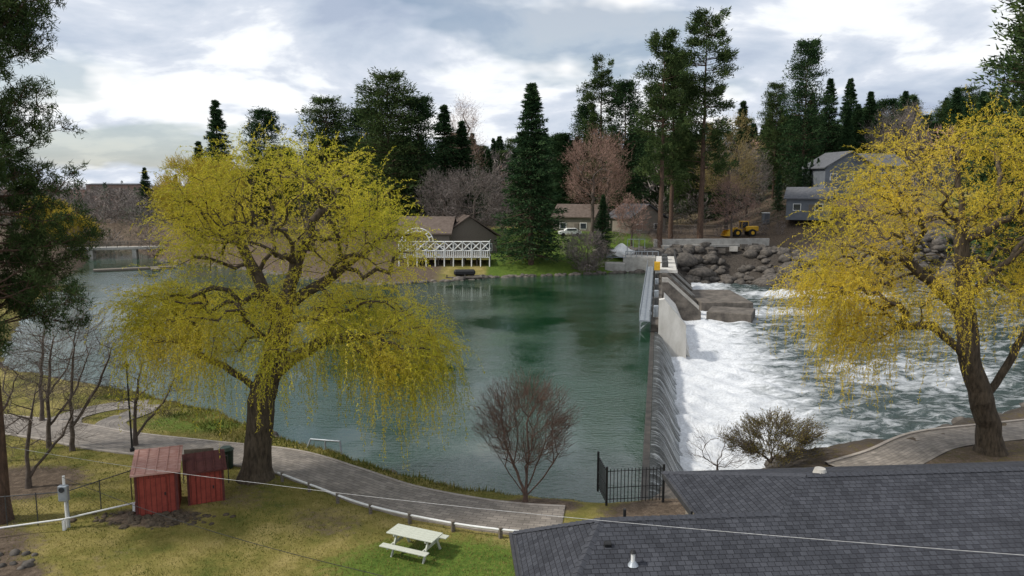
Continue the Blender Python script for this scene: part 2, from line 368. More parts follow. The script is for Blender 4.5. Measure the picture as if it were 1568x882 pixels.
for bb in (-1.45,-.5):
    for zz in (1.8,2.3): L.append([dp(a,bb,zz) for a in (41.5,94)])
    for a in np.arange(41.5,94,2): L.append([dp(a,bb,1.3),dp(a,bb,2.3)])
for a in np.arange(42.5,94,3.5): L.append([dp(a,-1.4,1.2),dp(a,-1.4,-1)]); L.append([dp(a,-1.4,.2),dp(a,-.4,1.15)])
wires('catwalk_railing',L,.045,M_steel,gate)
for k,a in enumerate(np.arange(46,92,6)):
    box('gate_hoist_%d'%k,dp(a,.1,1.5),(.5,.6,1.2),M_dst if k%2 else M_steel,gate,(0,0,rz),.05)
    box('gate_slot_%d'%k,dp(a+2.5,-.42,.1),(.16,1.6,1.5),M_steel,gate,(0,0,rz),.02)
box('warning_panel',dp(74,.1,3.4),(.8,1.2,1.1),M_yellow,gate,(0,0,rz))

# ------------------------------------------------------------ rocks
def rocks(name,pts,smin,smax,mat):
    bm=bmesh.new(); bmesh.ops.create_icosphere(bm,subdivisions=2,radius=1); tv=np.array([v.co[:] for v in bm.verts]); tf=np.array([[v.index for v in f.verts] for f in bm.faces]); bm.free()
    V=[];F=[]
    for k,(x,y) in enumerate(pts):
        s=random.uniform(smin,smax)*(1.6 if random.random()<.1 else 1); nd=rng.normal(0,1,(3,3)); v=tv.copy()
        for q in range(3): v+=.16*np.outer(np.sin(tv@nd[q]*2+q),nd[q]/2)
        v*=np.array([random.uniform(.8,1.3),random.uniform(.8,1.3),random.uniform(.45,.8)])*s
        a=random.uniform(0,6.3); R=np.array([[math.cos(a),-math.sin(a),0],[math.sin(a),math.cos(a),0],[0,0,1]])
        V.append(v@R.T+np.array([x,y,0])); F.append(tf+len(tv)*k)
    P=np.array(pts); z=gz(P[:,0],P[:,1])
    for k in range(len(V)): V[k][:,2]+=z[k]
    obj(name,np_mesh(name,np.concatenate(V),np.concatenate(F),mat))
def along(i0,i1,n,lo,hi):
    out=[]
    R=river[i0:i1+1]; sl=np.hypot(*np.diff(R,axis=0).T); cs=np.concatenate([[0],np.cumsum(sl)])
    for _ in range(n):
        t=random.uniform(0,cs[-1]); k=min(np.searchsorted(cs,t)-1,len(sl)-1); k=max(k,0); f=(t-cs[k])/sl[k]
        p=R[k]+(R[k+1]-R[k])*f; d=(R[k+1]-R[k])/sl[k]; nn=np.array([d[1],-d[0]]); o_=random.uniform(lo,hi)
        out.append(tuple(p+nn*o_))
    return out
rocks('riverbank_rocks',along(17,22,420,-.8,3.2)+along(16,18,60,-.6,2),.2,.6,M_rock)
rocks('shore_stones',along(6,15,420,-.3,.8),.07,.24,M_rock)
rocks('far_bank_rocks',along(27,34,900,-.8,10),.25,1.3,M_rock)
rocks('far_shore_stones',along(33,41,420,-.5,.6),.25,.55,M_concd)

# ------------------------------------------------------------ paths
m,nt,n,l=new_mat('paver_path')
tc=N(nt,'ShaderNodeTexCoord'); br=N(nt,'ShaderNodeTexBrick'); br.inputs['Scale'].default_value=1; br.inputs['Brick Width'].default_value=.42; br.inputs['Row Height'].default_value=.21; br.inputs['Mortar Size'].default_value=.012
br.inputs['Color1'].default_value=(.19,.165,.14,1); br.inputs['Color2'].default_value=(.28,.245,.21,1); br.inputs['Mortar'].default_value=(.10,.09,.075,1)
l.new(tc.outputs['UV'],br.inputs['Vector']); q=nz(1.2,6,.7); rq=ramp(nt,[(.3,.65),(.7,1.2)]); l.new(q.outputs['Fac'],rq.inputs[0])
c=mixc(1.,br.outputs['Color'],rq.outputs[0],'MULTIPLY')
b=N(nt,'ShaderNodeBsdfPrincipled'); b.inputs['Roughness'].default_value=.85; l.new(c,b.inputs['Base Color'])
o=N(nt,'ShaderNodeOutputMaterial'); l.new(b.outputs[0],o.inputs[0]); M_path=m
M_kerb=mottle('path_kerb',(.24,.21,.18),(.38,.34,.3),3,.9,.2)
def strip(name,P,w,z,mat,par=None,thick=.1,off=0):
    T=np.gradient(P,axis=0); T/=np.linalg.norm(T,axis=1,keepdims=True); Nn=np.stack([-T[:,1],T[:,0]],1)
    cs=np.concatenate([[0],np.cumsum(np.hypot(*np.diff(P,axis=0).T))])
    V=[];F=[]
    for p,nn in zip(P,Nn):
        for s_,zz in ((-1,z-thick),(-1,z),(1,z),(1,z-thick)):
            q=p+nn*(off+s_*w/2); V.append((q[0],q[1],zz))
    for i_ in range(len(P)-1):
        for k in range(3): F.append((4*i_+k,4*i_+4+k,4*i_+5+k,4*i_+1+k))
    ob=pymesh(name,V,F,mat,par); ul=ob.data.uv_layers.new(name='UVMap')
    for pg in ob.data.polygons:
        for li in pg.loop_indices:
            vi=ob.data.loops[li].vertex_index; ul.data[li].uv=(cs[vi//4],(0,0,w,w)[vi%4])
    return ob
fp=empty('footpath')
strip('pavers',pm,2.5,1.075,M_path,fp)
strip('pavers_loop',pl,1.8,1.07,M_path,fp); strip('pavers_loop_b',pl2,1.6,1.066,M_path,fp)
strip('kerb_river',pm,.16,1.10,M_kerb,fp,.15,1.33); strip('kerb_lawn',pm,.16,1.10,M_kerb,fp,.15,-1.33)
fr_=empty('footpath'); strip('pavers',pr,2.4,1.075,M_path,fr_); strip('kerb',pr,.18,1.14,M_kerb,fr_,.2,1.3)
lf=empty('low_rail_fence')
T=np.gradient(pm,axis=0); T/=np.linalg.norm(T,axis=1,keepdims=True); Nn=np.stack([-T[:,1],T[:,0]],1); E=pm-Nn*1.75
E=E[44:]
wires('rail',[[(p[0],p[1],1.36) for p in E]],.045,M_white,lf,6)
cs=np.concatenate([[0],np.cumsum(np.hypot(*np.diff(E,axis=0).T))])
for k,s_ in enumerate(np.arange(.3,cs[-1],1.9)):
    x=np.interp(s_,cs,E[:,0]); y=np.interp(s_,cs,E[:,1]); box('post_%d'%k,(x,y,1.2),(.13,.13,.5),M_wood,lf,(0,0,.4),.01)

# ------------------------------------------------------------ grass blades
M_grass=leafmat('grass_blades',(.06,.095,.02),(.18,.17,.045),(.36,.29,.11),.2,.5)
n_=130000
gx=rng.uniform(-27,3,n_); gy=rng.uniform(17,50,n_)
sd=rsd(gx,gy); keep=(sd>.15)&(pdist(gx,gy,pm)>1.45)&(pdist(gx,gy,pl)>.95)&(pdist(gx,gy,pl2)>.9)&(~((gx>-.6)&(gy<22)))
d_,_,_=zones(gx,gy,sd,side(gx,gy)); keep&=(rng.uniform(0,1,n_)>d_*1.25)
gx=gx[keep];gy=gy[keep]; sd=sd[keep]; zz=gz(gx,gy); n_=len(gx)
dirs=rv(n_,.5); dirs[:,2]=1
bank=(pdist(gx,gy,pm)>1.4)&(gy>31)&(sd<3.5)
tall=np.where(bank,rng.uniform(1.,3.6,n_),1.)
obj('grass',tri_leaves('grass',np.stack([gx,gy,zz-.01],1),dirs,rng.uniform(.05,.11,n_)*tall,.03*np.sqrt(tall),M_grass))

# ------------------------------------------------------------ trees
def grow(trunks,targets,step=.45,arch=.12,pl=.25,tip=.014,root=.5,p=2.3,jit=.05):
    pos=[];par=[];plen=[]
    for T in trunks:
        T=[np.array(t,float) for t in T]
        if pos: 
            A=np.array(pos); k0=int(np.argmin(np.linalg.norm(A-T[0],axis=1)))
        else: pos.append(T[0]);par.append(-1);plen.append(0); k0=0
        prev=k0
        for a,b in zip(T[:-1],T[1:]):
            n=max(1,int(np.linalg.norm(b-a)/step))
            for q in range(1,n+1):
                pt=a+(b-a)*q/n+rng.normal(0,jit,3)*.5
                plen.append(plen[prev]+np.linalg.norm(pt-pos[prev])); pos.append(pt); par.append(prev); prev=len(pos)-1
    c=np.array(trunks[0][-1],float)
    minz=trunks[0][0][2]+.18*(c[2]-trunks[0][0][2])
    targets=targets[np.argsort(np.linalg.norm(targets-c,axis=1))]
    tips=[]
    for t in targets:
        A=np.array(pos); d=np.linalg.norm(A-t,axis=1); cost=d+pl*np.array(plen)+np.where(A[:,2]>t[2]+.6,(A[:,2]-t[2])*.8,0)+np.where(A[:,2]<minz,50,0)
        k=int(np.argmin(cost)); a=A[k]; L=d[k]; n=max(1,int(L/step)); prev=k
        side_=rng.normal(0,.08*L,3)
        for q in range(1,n+1):
            f=q/n; pt=a+(t-a)*f+np.array([0,0,arch*L*math.sin(math.pi*f)])+side_*math.sin(math.pi*f)+(rng.normal(0,jit,3) if q<n else 0)
            plen.append(plen[prev]+np.linalg.norm(pt-pos[prev])); pos.append(pt); par.append(prev); prev=len(pos)-1
        tips.append(prev)
    pos=np.array(pos); par=np.array(par); acc=np.zeros(len(pos))
    for k in range(len(pos)-1,0,-1):
        if acc[k]==0: acc[k]=tip**p
        acc[par[k]]+=acc[k]
    r=acc**(1/p); r=tip+(r-tip)*(root-tip)/(r[0]-tip)
    return pos,par,r,np.array(tips)
def tree_mesh(name,pos,par,r,mat,parent=None,big=.05):
    k=np.arange(1,len(pos)); p0=pos[par[k]]; p1=pos[k]; r1=r[k]; r0=np.minimum(r[par[k]],r1*1.35)
    d=p1-p0; ov=np.where(r1>.2,.22,.06)[:,None]; p0=p0-d*ov; p1=p1+d*ov
    z0=pos[0][2]; 
    fl=1+.55*np.exp(-(p0[:,2]-z0)/.35)*(r0>r[0]*.6); fl1=1+.55*np.exp(-(p1[:,2]-z0)/.35)*(r0>r[0]*.6)
    r0=r0*np.minimum(fl,1.6); r1=r1*fl1
    b_=r1>big
    if b_.any(): obj(name+'_limbs',seg_mesh(name,p0[b_],p1[b_],r0[b_],r1[b_],12,mat),parent)
    if (~b_).any(): obj(name+'_twigs',seg_mesh(name,p0[~b_],p1[~b_],r0[~b_],r1[~b_],4,mat),parent)
def ell(c,r,n,shell=.35):
    d=rv(n); d/=np.linalg.norm(d,axis=1,keepdims=True); q=rng.uniform(shell,1,n)**.6
    return np.array(c)+d*q[:,None]*np.array(r)
def strands(src,nper,steps,steplen,spread,up,grav,center,out=.5,nl=3,leaf=(.07,.14),w=.03,lenvar=(.4,1.)):
    P=np.repeat(src,nper,0)+rv(len(src)*nper,spread); n=len(P)
    o=P-np.array(center); o[:,2]*=.3; o/=np.maximum(np.linalg.norm(o,axis=1,keepdims=True),.1)
    D=o*out+rv(n,.5); D[:,2]+=up; D/=np.linalg.norm(D,axis=1,keepdims=True)
    life=rng.uniform(*lenvar,n)*steps
    C=[];DD=[];S0=[];S1=[]
    for k in range(steps):
        al=life>k
        D2=D+rv(n,.10); D2[:,2]-=grav; D2/=np.linalg.norm(D2,axis=1,keepdims=True)
        P2=P+D2*steplen
        S0.append(P[al]);S1.append(P2[al])
        for q in range(nl):
            f=rng.uniform(0,1,(al.sum(),1)); C.append(P[al]+(P2-P)[al]*f+rv(al.sum(),.03)); DD.append(D2[al]+rv(al.sum(),.45))
        P,D=P2,D2
    return np.concatenate(C),np.concatenate(DD),np.concatenate(S0),np.concatenate(S1)

M_wil=leafmat('willow_leaves',(.32,.35,.035),(.64,.57,.06),(.84,.68,.11),.48,.28)
M_wil2=leafmat('willow_leaves_gold',(.38,.33,.035),(.68,.53,.055),(.86,.64,.10),.48,.28)
M_wtw=mottle('willow_twig',(.22,.18,.05),(.40,.32,.10),3,.9,0)
def willow(name,trunks,blobs,nt_,mat,root,center,hang,dens=1):
    par=empty(name,trunks[0][0]); base=np.array(trunks[0][0])
    tg=np.concatenate([ell(c,r,int(nt_*w)) for c,r,w in blobs])
    pos,pa,r,tips=grow(trunks,tg,root=root,tip=.014,p=2.2,pl=.22)
    tree_mesh(name,pos-base,pa,r,M_bark,par)
    T=pos[tips]; T=T[rng.uniform(0,1,len(T))<.86]
    C,DD,S0,S1=strands(T,int(6*dens),11,.16,.26,.55,.15,center,nl=3)
    C2,D2,s0,s1=strands(hang(T),int(6*dens),19,.19,.34,.1,.32,center,nl=3,lenvar=(.3,1.))
    C=np.concatenate([C,C2]);DD=np.concatenate([DD,D2]); n=len(C)
    obj('foliage',tri_leaves('foliage',C-base,DD,rng.uniform(.07,.15,n),rng.uniform(.024,.044,n),mat),par)
    S0=np.concatenate([S0,s0])[::2];S1=np.concatenate([S1,s1])[::2]
    rr=np.full(len(S0),.006)
    obj('hanging_twigs',seg_mesh('hanging_twigs',S0-base,S1-base,rr,rr*.8,3,M_wtw),par)
willow('willow_tree',
 [[(-11.6,32.6,.9),(-11.4,32.6,2.6),(-11.2,32.6,4.6),(-10.9,32.7,5.6),(-10.4,32.8,7.4),(-10.0,32.9,9),(-9.5,33,10.8),(-8.8,33.2,12.6)],
  [(-11.1,32.6,4.9),(-12.2,32.3,6.0),(-13.6,32.0,6.9),(-15.2,31.8,8.0)],
  [(-11.0,32.6,5.2),(-9.6,32.0,6.7),(-8.0,31.6,7.6),(-6.0,31.2,7.9),(-4.6,31,7.3)],
  [(-10.3,32.8,8.0),(-11.4,33.2,10.2),(-12.4,33.5,12.4)],
  [(-10.0,32.9,8.8),(-8,33.6,10.2),(-6.4,34.3,11.4)],
  [(-10.5,32.8,7),(-11,30.6,8.6),(-10.8,29.2,9.8)]],
 [((-9.8,33.,13.0),(4.7,4.4,3.1),.95),((-5.9,33,11.6),(2.0,2.6,1.9),.28),((-13.2,32.6,12.4),(2.1,2.4,2.3),.28),((-9.6,32,8.4),(6.2,5.2,1.4),.7),((-14.6,31.8,8.9),(1.9,2.2,1.0),.2),((-4.6,31.4,7.1),(1.9,2.4,1.1),.25)],
 270,M_wil,.60,(-10,32.6,9),lambda T:T[T[:,2]<10.2],1.0)
willow('willow_tree',
 [[(23.8,36.0,.9),(23.6,36,2.4),(23.0,36,4.2),(22.4,36,5.8),(22.0,36,8.4),(21.6,36,11),(21.4,36,13.5)],
  [(22.9,36,4.5),(21.7,35.8,6.3),(20.2,35.6,7.5),(18.6,35.4,7.5),(17.1,35.2,6.6)],
  [(23.2,36,3.6),(24.4,36.2,5.4),(25.6,36.4,7.6),(26.6,36.4,10.2)],
  [(22.1,36,7.8),(20.2,36,9.6),(17.8,36,11.4)],
  [(22,36,8.8),(22.6,34.4,10.5),(23.4,33.4,12)]],
 [((21.7,36,14.4),(4.9,4.8,3.3),1.0),((17.2,36,12.2),(2.5,3,2.2),.36),((26.5,36,13),(3.7,4,4.6),.7),((15.2,35.6,9.6),(1.9,2.4,1.3),.22),((21,36,9.3),(5.0,4.6,1.5),.38),((17.0,35.2,7.3),(1.9,1.8,.8),.14)],
 250,M_wil2,.55,(21.5,36,10),lambda T:T[(T[:,2]<10.6)],1.0)

def twiggy(name,base,trunks,blobs,ntg,tip,root,mat,leaf=None,pl=.3,extra=0,tw=.006,arch=.0,steps=5,sl=.12,**kw):
    par=empty(name,base); base=np.array(base,float)
    tg=np.concatenate([ell(c,r,int(ntg*w)) for c,r,w in blobs])
    pos,pa,r,tips=grow(trunks,tg,root=root,tip=tip,p=2.2,pl=pl,arch=arch,**kw)
    tree_mesh(name,pos-base,pa,r,mat,par)
    if extra:
        C,DD,S0,S1=strands(pos[tips],extra,steps,sl,.12,.6,-.06,np.array(trunks[0][-1]),nl=1,out=1.2)
        rr=np.full(len(S0),tw); obj('twigs_fine',seg_mesh('twigs_fine',S0-base,S1-base,rr,rr*.7,3,mat),par)
        if leaf:
            n=len(C); obj('buds',tri_leaves('buds',C-base,DD,rng.uniform(.04,.08,n)*(tw/.006),.03*(tw/.006),leaf),par)
    return par
bx=(.55,29.9,1.0)
twiggy('bare_round_tree',bx,[[(.55,29.9,1),(.6,29.9,1.9),(.55,29.9,2.6)],[(.55,29.9,1.4),(.2,29.8,2.4),(-.2,29.7,3.4)],[(.6,29.9,1.5),(1.0,30,2.6),(1.4,30.1,3.6)],[(.6,29.9,2),(.7,30,3.2),(.6,30,4.4)],[(.55,29.9,1.3),(-.1,30.1,2.2),(-.7,30.2,3.2)],[(.6,29.9,1.3),(1.3,29.7,2.2),(1.9,29.6,3.2)]],
 [((.6,29.9,4.5),(1.95,1.8,1.8),1)],400,.009,.085,M_twigred,None,.55,9,.006,steps=5,sl=.10,step=.3,jit=.02)
for (x,y,h) in [(-23.4,36.6,8.2),(-22.0,36.2,8.8),(-25.6,34.5,7.5),(-21.2,31.5,6.5),(-26.5,41,8),(-19.2,36.9,6.5)]:
    twiggy('bare_tree',(x,y,.95),[[(x,y,.95),(x+.1,y,.95+h*.3),(x+.4,y,.95+h*.55),(x+.6,y,h*.8)],[(x+.1,y,h*.25),(x+1.4,y+.4,h*.5),(x+2.3,y+.3,h*.75)]],
     [((x+.8,y,h*.68),(2.3,2.0,h*.30),1)],90,.009,.10,M_twig,None,.35,7,.006,steps=7,sl=.16,step=.4,jit=.05)
M_ol=leafmat('olive_leaves',(.08,.075,.025),(.18,.15,.04),(.3,.24,.07),.3)
twiggy('riverside_shrub',(12.6,35.2,1.0),[[(12.6,35.2,.8),(12.7,35.2,1.4)],[(12.6,35.2,.9),(11.3,35,1.8)],[(12.6,35.2,.9),(13.8,35.4,1.9)]],
 [((12.7,35.3,1.9),(2.4,1.6,1.0),1)],170,.009,.06,M_twig,M_ol,.4,14,.008,steps=5,sl=.11,step=.25,jit=.03)
twiggy('riverside_shrub',(9.8,34.4,1.0),[[(9.8,34.4,.6),(9.8,34.4,1.2)]],[((9.9,34.4,1.7),(1.5,1.2,.9),1)],60,.008,.04,M_twig,None,.4,5,.005,steps=5,sl=.11,step=.25,jit=.03)

# conifers
M_spr=leafmat('spruce_needles',(.016,.036,.018),(.036,.070,.030),(.075,.12,.048),.1,.5)
M_pin=leafmat('pine_needles',(.028,.048,.020),(.060,.094,.034),(.12,.155,.055),.1,.5)
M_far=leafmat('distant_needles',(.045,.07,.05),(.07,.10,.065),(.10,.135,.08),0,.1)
def conifer_data(kind,H,R,nbr,per):
    base=H*{'spruce':.05,'pine':.30,'dense':.10}[kind]
    u=np.sort(rng.uniform(0,1,nbr)**(.95)); hz=base+(H-base)*u
    if kind=='spruce': prof=(1-u)**.8*.97+.035
    elif kind=='dense': prof=np.sqrt(np.clip(1-((u-.28)/.76)**2,0.02,1))*.95+.03
    else: prof=np.sqrt(np.clip(1-((u-.38)/.70)**2,0.03,1))*(.78+.22*np.sin(u*19+1))
    L=R*prof*rng.uniform(.5,1.15,nbr); az=rng.uniform(0,2*math.pi,nbr)
    dz={'spruce':-.28,'dense':.12,'pine':.14}[kind]
    C=[];D=[]
    for s0 in range(per):
        s=rng.uniform(.10 if kind!='pine' else .45,1.0,nbr)**.8
        zc=hz+dz*L*s+(.18*L*s*s if kind=='spruce' else 0)
        w=(.24*L*(1.1-s)+.2) if kind=='spruce' else np.minimum(.35*L*.6+.25,.85)
        jx=rng.normal(0,1,nbr)*w; jz=rng.normal(0,1,nbr)*w*(.35 if kind=='spruce' else .5)
        C.append(np.stack([np.cos(az)*L*s-np.sin(az)*jx,np.sin(az)*L*s+np.cos(az)*jx,zc+jz],1))
        dv=np.stack([np.cos(az),np.sin(az),np.full(nbr,.05 if kind=='spruce' else .5)],1)+rng.normal(0,.55,(nbr,3)); D.append(dv)
    C=np.concatenate(C);D=np.concatenate(D)
    p0=np.stack([0*L,0*L,hz],1); p1=np.stack([np.cos(az)*L*.85,np.sin(az)*L*.85,hz+dz*L*.85],1)
    return C,D,p0,p1,L
def conifer_meshes(name,kind,H,R,nbr,per,size,mat):
    C,D,p0,p1,L=conifer_data(kind,H,R,nbr,per); n=len(C)
    fol=tri_leaves(name+'_needles',C,D,rng.uniform(.6,1.3,n)*size,rng.uniform(.4,.8,n)*size*.6,mat)
    t0=np.array([[0,0,z] for z in np.linspace(-1,H*.96,14)]); t0[:,:2]+=rng.normal(0,.06,(14,2)); tr=np.linspace(H*.0155,.04,14)
    P0=np.concatenate([t0[:-1],p0]);P1=np.concatenate([t0[1:],p1]); R0=np.concatenate([tr[:-1],L*.013+.015]);R1=np.concatenate([tr[1:],np.full(len(L),.012)])
    wood=seg_mesh(name+'_wood',P0,P1,R0,R1,6,M_barkp)
    return fol,wood
V_={}
V_['spruceA']=conifer_meshes('spruce_a','spruce',30,6.4,480,64,.50,M_spr)
V_['spruceB']=conifer_meshes('spruce_b','spruce',30,5.6,420,46,.56,M_spr)
V_['pineA']=conifer_meshes('pine_a','pine',42,6.8,125,190,.52,M_pin)
V_['pineB']=conifer_meshes('pine_b','pine',42,6.3,110,190,.52,M_pin)
V_['dense']=conifer_meshes('pine_c','dense',32,8.0,300,85,.55,M_pin)
V_['dense2']=conifer_meshes('pine_d','dense',30,6.6,260,85,.55,M_spr)
HH={'spruceA':30,'spruceB':30,'pineA':42,'pineB':42,'dense':32,'dense2':30}
def tree(name,kind,x,y,top,wx=1.,rot=None):
    z=gz1(x,y); s=(top-z)/HH[kind]; e=empty(name,(x,y,z),random.uniform(0,6.3) if rot is None else rot); e.scale=(s*wx,s*wx,s)
    obj('needles',V_[kind][0],e); obj('trunk',V_[kind][1],e)
tree('spruce_tree','spruceA',3.2,126,31,1.18)
tree('pine_tree','dense',-24,148,35.5,1.15)
tree('pine_tree','dense2',-18.5,151,31.5,1.2)
tree('spruce_tree','spruceB',-14,158,31,1.4)
tree('spruce_tree','spruceB',-10.5,160,28,1.4)
tree('spruce_tree','spruceB',-61,158,32,1.2)
tree('spruce_tree','spruceB',-67,163,24,1.3)
tree('pine_tree','dense2',-52,160,30,1.1)
tree('pine_tree','dense',-40,165,33,1.2)
tree('pine_tree','dense2',-32,168,31,1.3)
tree('pine_tree','pineB',20,172,42.5,1.05)
tree('pine_tree','dense2',25,169,37,.9)
tree('pine_tree','dense2',17.5,178,33,.9)
tree('pine_tree','pineA',27.2,138,41.5,1.0)
tree('pine_tree','pineB',30.8,146,38,1.0)
tree('pine_tree','pineA',35.3,141,45.5,1.1)
tree('pine_tree','pineB',32.5,154,41,1.0)
tree('pine_tree','dense2',66.5,174,46.5,.85)
tree('pine_tree','dense',62,180,38,.75)
tree('spruce_tree','spruceB',76,184,40,1.1)
tree('spruce_tree','spruceA',90,205,43,1.0)
tree('spruce_tree','spruceB',97,208,40,1.2)
tree('spruce_tree','spruceB',110,215,41,1.1)
tree('spruce_tree','spruceB',82,210,40,1.1)
tree('spruce_tree','spruceB',56,186,35,1.2)
tree('pine_tree','dense',71,99,42,1.0)
tree('pine_tree','dense2',76,108,40,1.1)
for (x,y,t_) in [(60.5,160,20),(62,160.5,20.5),(63.5,161,20),(65,161.5,20.5),(57,162,18)]:
    tree('arborvitae_tree','spruceB',x,y,t_,1.0)
tree('spruce_tree','spruceB',15.8,131,13,1.2)
tree('spruce_tree','spruceB',-104,215,20,1.3); tree('spruce_tree','spruceB',-94,212,18,1.3)
fo_=empty('conifer_forest')
for k in range(290):
    y=random.uniform(176,320); b=random.uniform(-.38,.78); x=b*y
    el=np.interp(b,[-.38,-.32,-.2,-.08,0,.15,.3,.42,.55,.78],[.012,.048,.070,.070,.068,.074,.086,.102,.122,.13])
    top=14+el*y*random.uniform(.66,1.06); z=gz1(x,y); h=top-z
    if h<7: continue
    kind=random.choice(['spruceB','spruceB','spruceB','spruceA','dense2','dense']); s=h/HH[kind]
    e=empty('tree_%d'%k,(x,y,z),random.uniform(0,6.3)); wx=random.uniform(.85,1.5); e.scale=(s*wx,s*wx,s); e.parent=fo_
    obj('needles',V_[kind][0],e)

def near_pine(x,y,z,H,R,nbr):
    e=empty('pine_tree',(x,y,z)); u=np.sort(rng.uniform(0,1,nbr)); hz=7.6+(H-7.6)*u
    L=R*np.sqrt(np.clip(1-((u-.3)/.75)**2,.05,1))*rng.uniform(.6,1.1,nbr); az=rng.uniform(0,2*math.pi,nbr)
    P0=[];P1=[];R0=[];R1=[];T=[]
    for k in range(nbr):
        a=az[k]; d=np.array([math.cos(a),math.sin(a),-.12]); p=np.array([0,0,hz[k]]); st=L[k]/8
        for q in range(8):
            d2=d+rng.normal(0,.16,3); d2[2]+=.06; d2/=np.linalg.norm(d2); p2=p+d2*st
            P0.append(p);P1.append(p2);R0.append(.05*(1-q/9));R1.append(.05*(1-(q+1)/9))
            if q>=2:
                for w in range(5):
                    dv=d2+rng.normal(0,.7,3); dv/=np.linalg.norm(dv); e_=p2+dv*random.uniform(.2,.75); T.append(e_)
                    P0.append(p2);P1.append(e_);R0.append(.012);R1.append(.008)
            p,d=p2,d2
    T=np.array(T); n=30; C=np.repeat(T,n,0)+rv(len(T)*n,.09); D=rv(len(C)); D[:,2]+=.5
    obj('needles',tri_leaves('needles',C,D,rng.uniform(.14,.28,len(C)),.035,M_pin),e)
    zz=np.linspace(-.3,H*.95,20); t0=np.stack([.15*np.sin(zz*.2),0*zz,zz],1); tr=np.linspace(.42,.05,20); tr[0]=.55
    obj('trunk',seg_mesh('trunk',np.concatenate([t0[:-1],np.array(P0)]),np.concatenate([t0[1:],np.array(P1)]),np.concatenate([tr[:-1],R0]),np.concatenate([tr[1:],R1]),7,M_barkp),e)
near_pine(-20.2,28.2,1,24,3.9,210)

# mid-distance deciduous
M_pink=leafmat('budding_twigs',(.20,.125,.10),(.31,.20,.16),(.40,.27,.22),0)
M_org=leafmat('orange_buds',(.26,.20,.09),(.40,.31,.13),(.48,.38,.19),0)
M_gry=leafmat('bare_twigs',(.12,.10,.09),(.2,.17,.155),(.28,.245,.225),0)
def far_decid(name,x,y,h,w,leaf,dens=1.,low=.25,wd=.05):
    z=gz1(x,y)
    par=empty(name,(x,y,z))
    tg=ell((0,0,h*(1+low)/2),(w/2,w/2,h*(1-low)/2),int(80*dens))
    pos,pa,r,tips=grow([[(0,0,-.3),(0,0,h*.3),(.2,0,h*.6)]],tg,root=h*.018,tip=.025,p=2.2,pl=.3,arch=.0,step=1.0,jit=.15)
    tree_mesh(name,pos,pa,r,M_twig,par,.12)
    C,DD,S0,S1=strands(pos[tips],int(10*dens)+3,5,h*.022,.5,.6,-.05,(0,0,h*.4),nl=2,out=.8); n=len(C)
    obj('twigs_foliage',tri_leaves('twigs_foliage',C,DD,rng.uniform(.25,.6,n),wd,leaf),par)
far_decid('budding_tree',16,150,20,11,M_pink,1.4)
far_decid('budding_tree',20,158,20,9,M_pink)
far_decid('budding_tree',45,158,23,13,M_org,1.6)
far_decid('budding_tree',-11,178,29,8,M_pink,1.2)
far_decid('bare_tree',-7,138,14,13,M_gry,1.6,low=.2)
far_decid('bare_tree',-13,142,13,9,M_gry,1.2)
far_decid('bare_shrub',12.5,125,6.5,7,M_gry,1.2,low=.0)
far_decid('bare_tree',22,138,9,7,M_pink,.8)
far_decid('bare_tree',42,144,12,8,M_pink,.8)
far_decid('bare_tree',88,176,18,12,M_gry,1.2)
far_decid('bare_tree',93,182,20,12,M_gry,1.2)
far_decid('bare_tree',52,168,16,10,M_gry,1.2)
M_wilf=leafmat('willow_leaves_far',(.28,.24,.04),(.48,.38,.06),(.60,.46,.09),.2,.2)
for (x,y,h,w) in [(-65,154,15,13),(-58,150,14,11),(-92,156,9,10),(-99,160,8,8)]:
    far_decid('willow_tree',x,y,h,w,M_wilf,2.4,low=.02,wd=.10)

def distant(name,positions,kind,mat,tri=360,size=.9):
    C=[];D=[];SZ=[]
    for (x,y,z,h,w) in positions:
        n=tri; u=rng.uniform(0,1,n)**(1.25 if kind=='con' else .9)
        if kind=='con': rad=w/2*(1-u)**.9+.1; zz=h*(.05+.95*u)
        else: rad=w/2*np.sqrt(np.clip(1-((u-.5)/.55)**2,.02,1)); zz=h*u
        a=rng.uniform(0,6.283,n); rr=rad*np.sqrt(rng.uniform(.1,1,n))*(1+.25*np.sin(a*3+u*9+x))
        C.append(np.stack([x+np.cos(a)*rr,y+np.sin(a)*rr,z+zz],1)); D.append(np.stack([np.cos(a),np.sin(a),np.full(n,-.1 if kind=='con' else .9)],1)+rng.normal(0,.5,(n,3))); SZ.append(np.full(n,size*h/18))
    C=np.concatenate(C);D=np.concatenate(D);SZ=np.concatenate(SZ);n=len(C)
    obj(name,tri_leaves(name,C,D,SZ*rng.uniform(.7,1.4,n),SZ*(.55 if kind=='con' else .14),mat))
bare=[];bare2=[];und=[];lcon=[]
for _ in range(300):
    y=random.uniform(185,420); b=random.uniform(-.36,.75); x=b*y
    el=np.interp(b,[-.36,-.2,0,.15,.3,.42,.55,.75],[.03,.05,.05,.055,.065,.075,.085,.09])
    z=gz1(x,y); h=min(14+el*y*random.uniform(.5,1.0)-z,22)
    if h>5: (bare if random.random()<.7 else bare2).append((x,y,z,h,h*.6))
for _ in range(420):
    y=random.uniform(190,420); b=random.uniform(-.80,-.34); x=b*y; z=gz1(x,y); h=random.uniform(4,9.5)*(1+.15*math.sin(x*.05))
    r_=random.random()
    if r_<.2: lcon.append((x,y,z,h*1.15,h*.45))
    elif r_<.9: bare.append((x,y,z,h,h*.85))
    else: bare2.append((x,y,z,h,h*.7))
for _ in range(260):
    y=random.uniform(152,200); b=random.uniform(-.62,.6); x=b*y
    if -.02<b<.33 and y<166: continue
    z=gz1(x,y); und.append((x,y,z,random.uniform(3,8),random.uniform(5,9)))
distant('distant_conifers',lcon,'con',M_far,420)
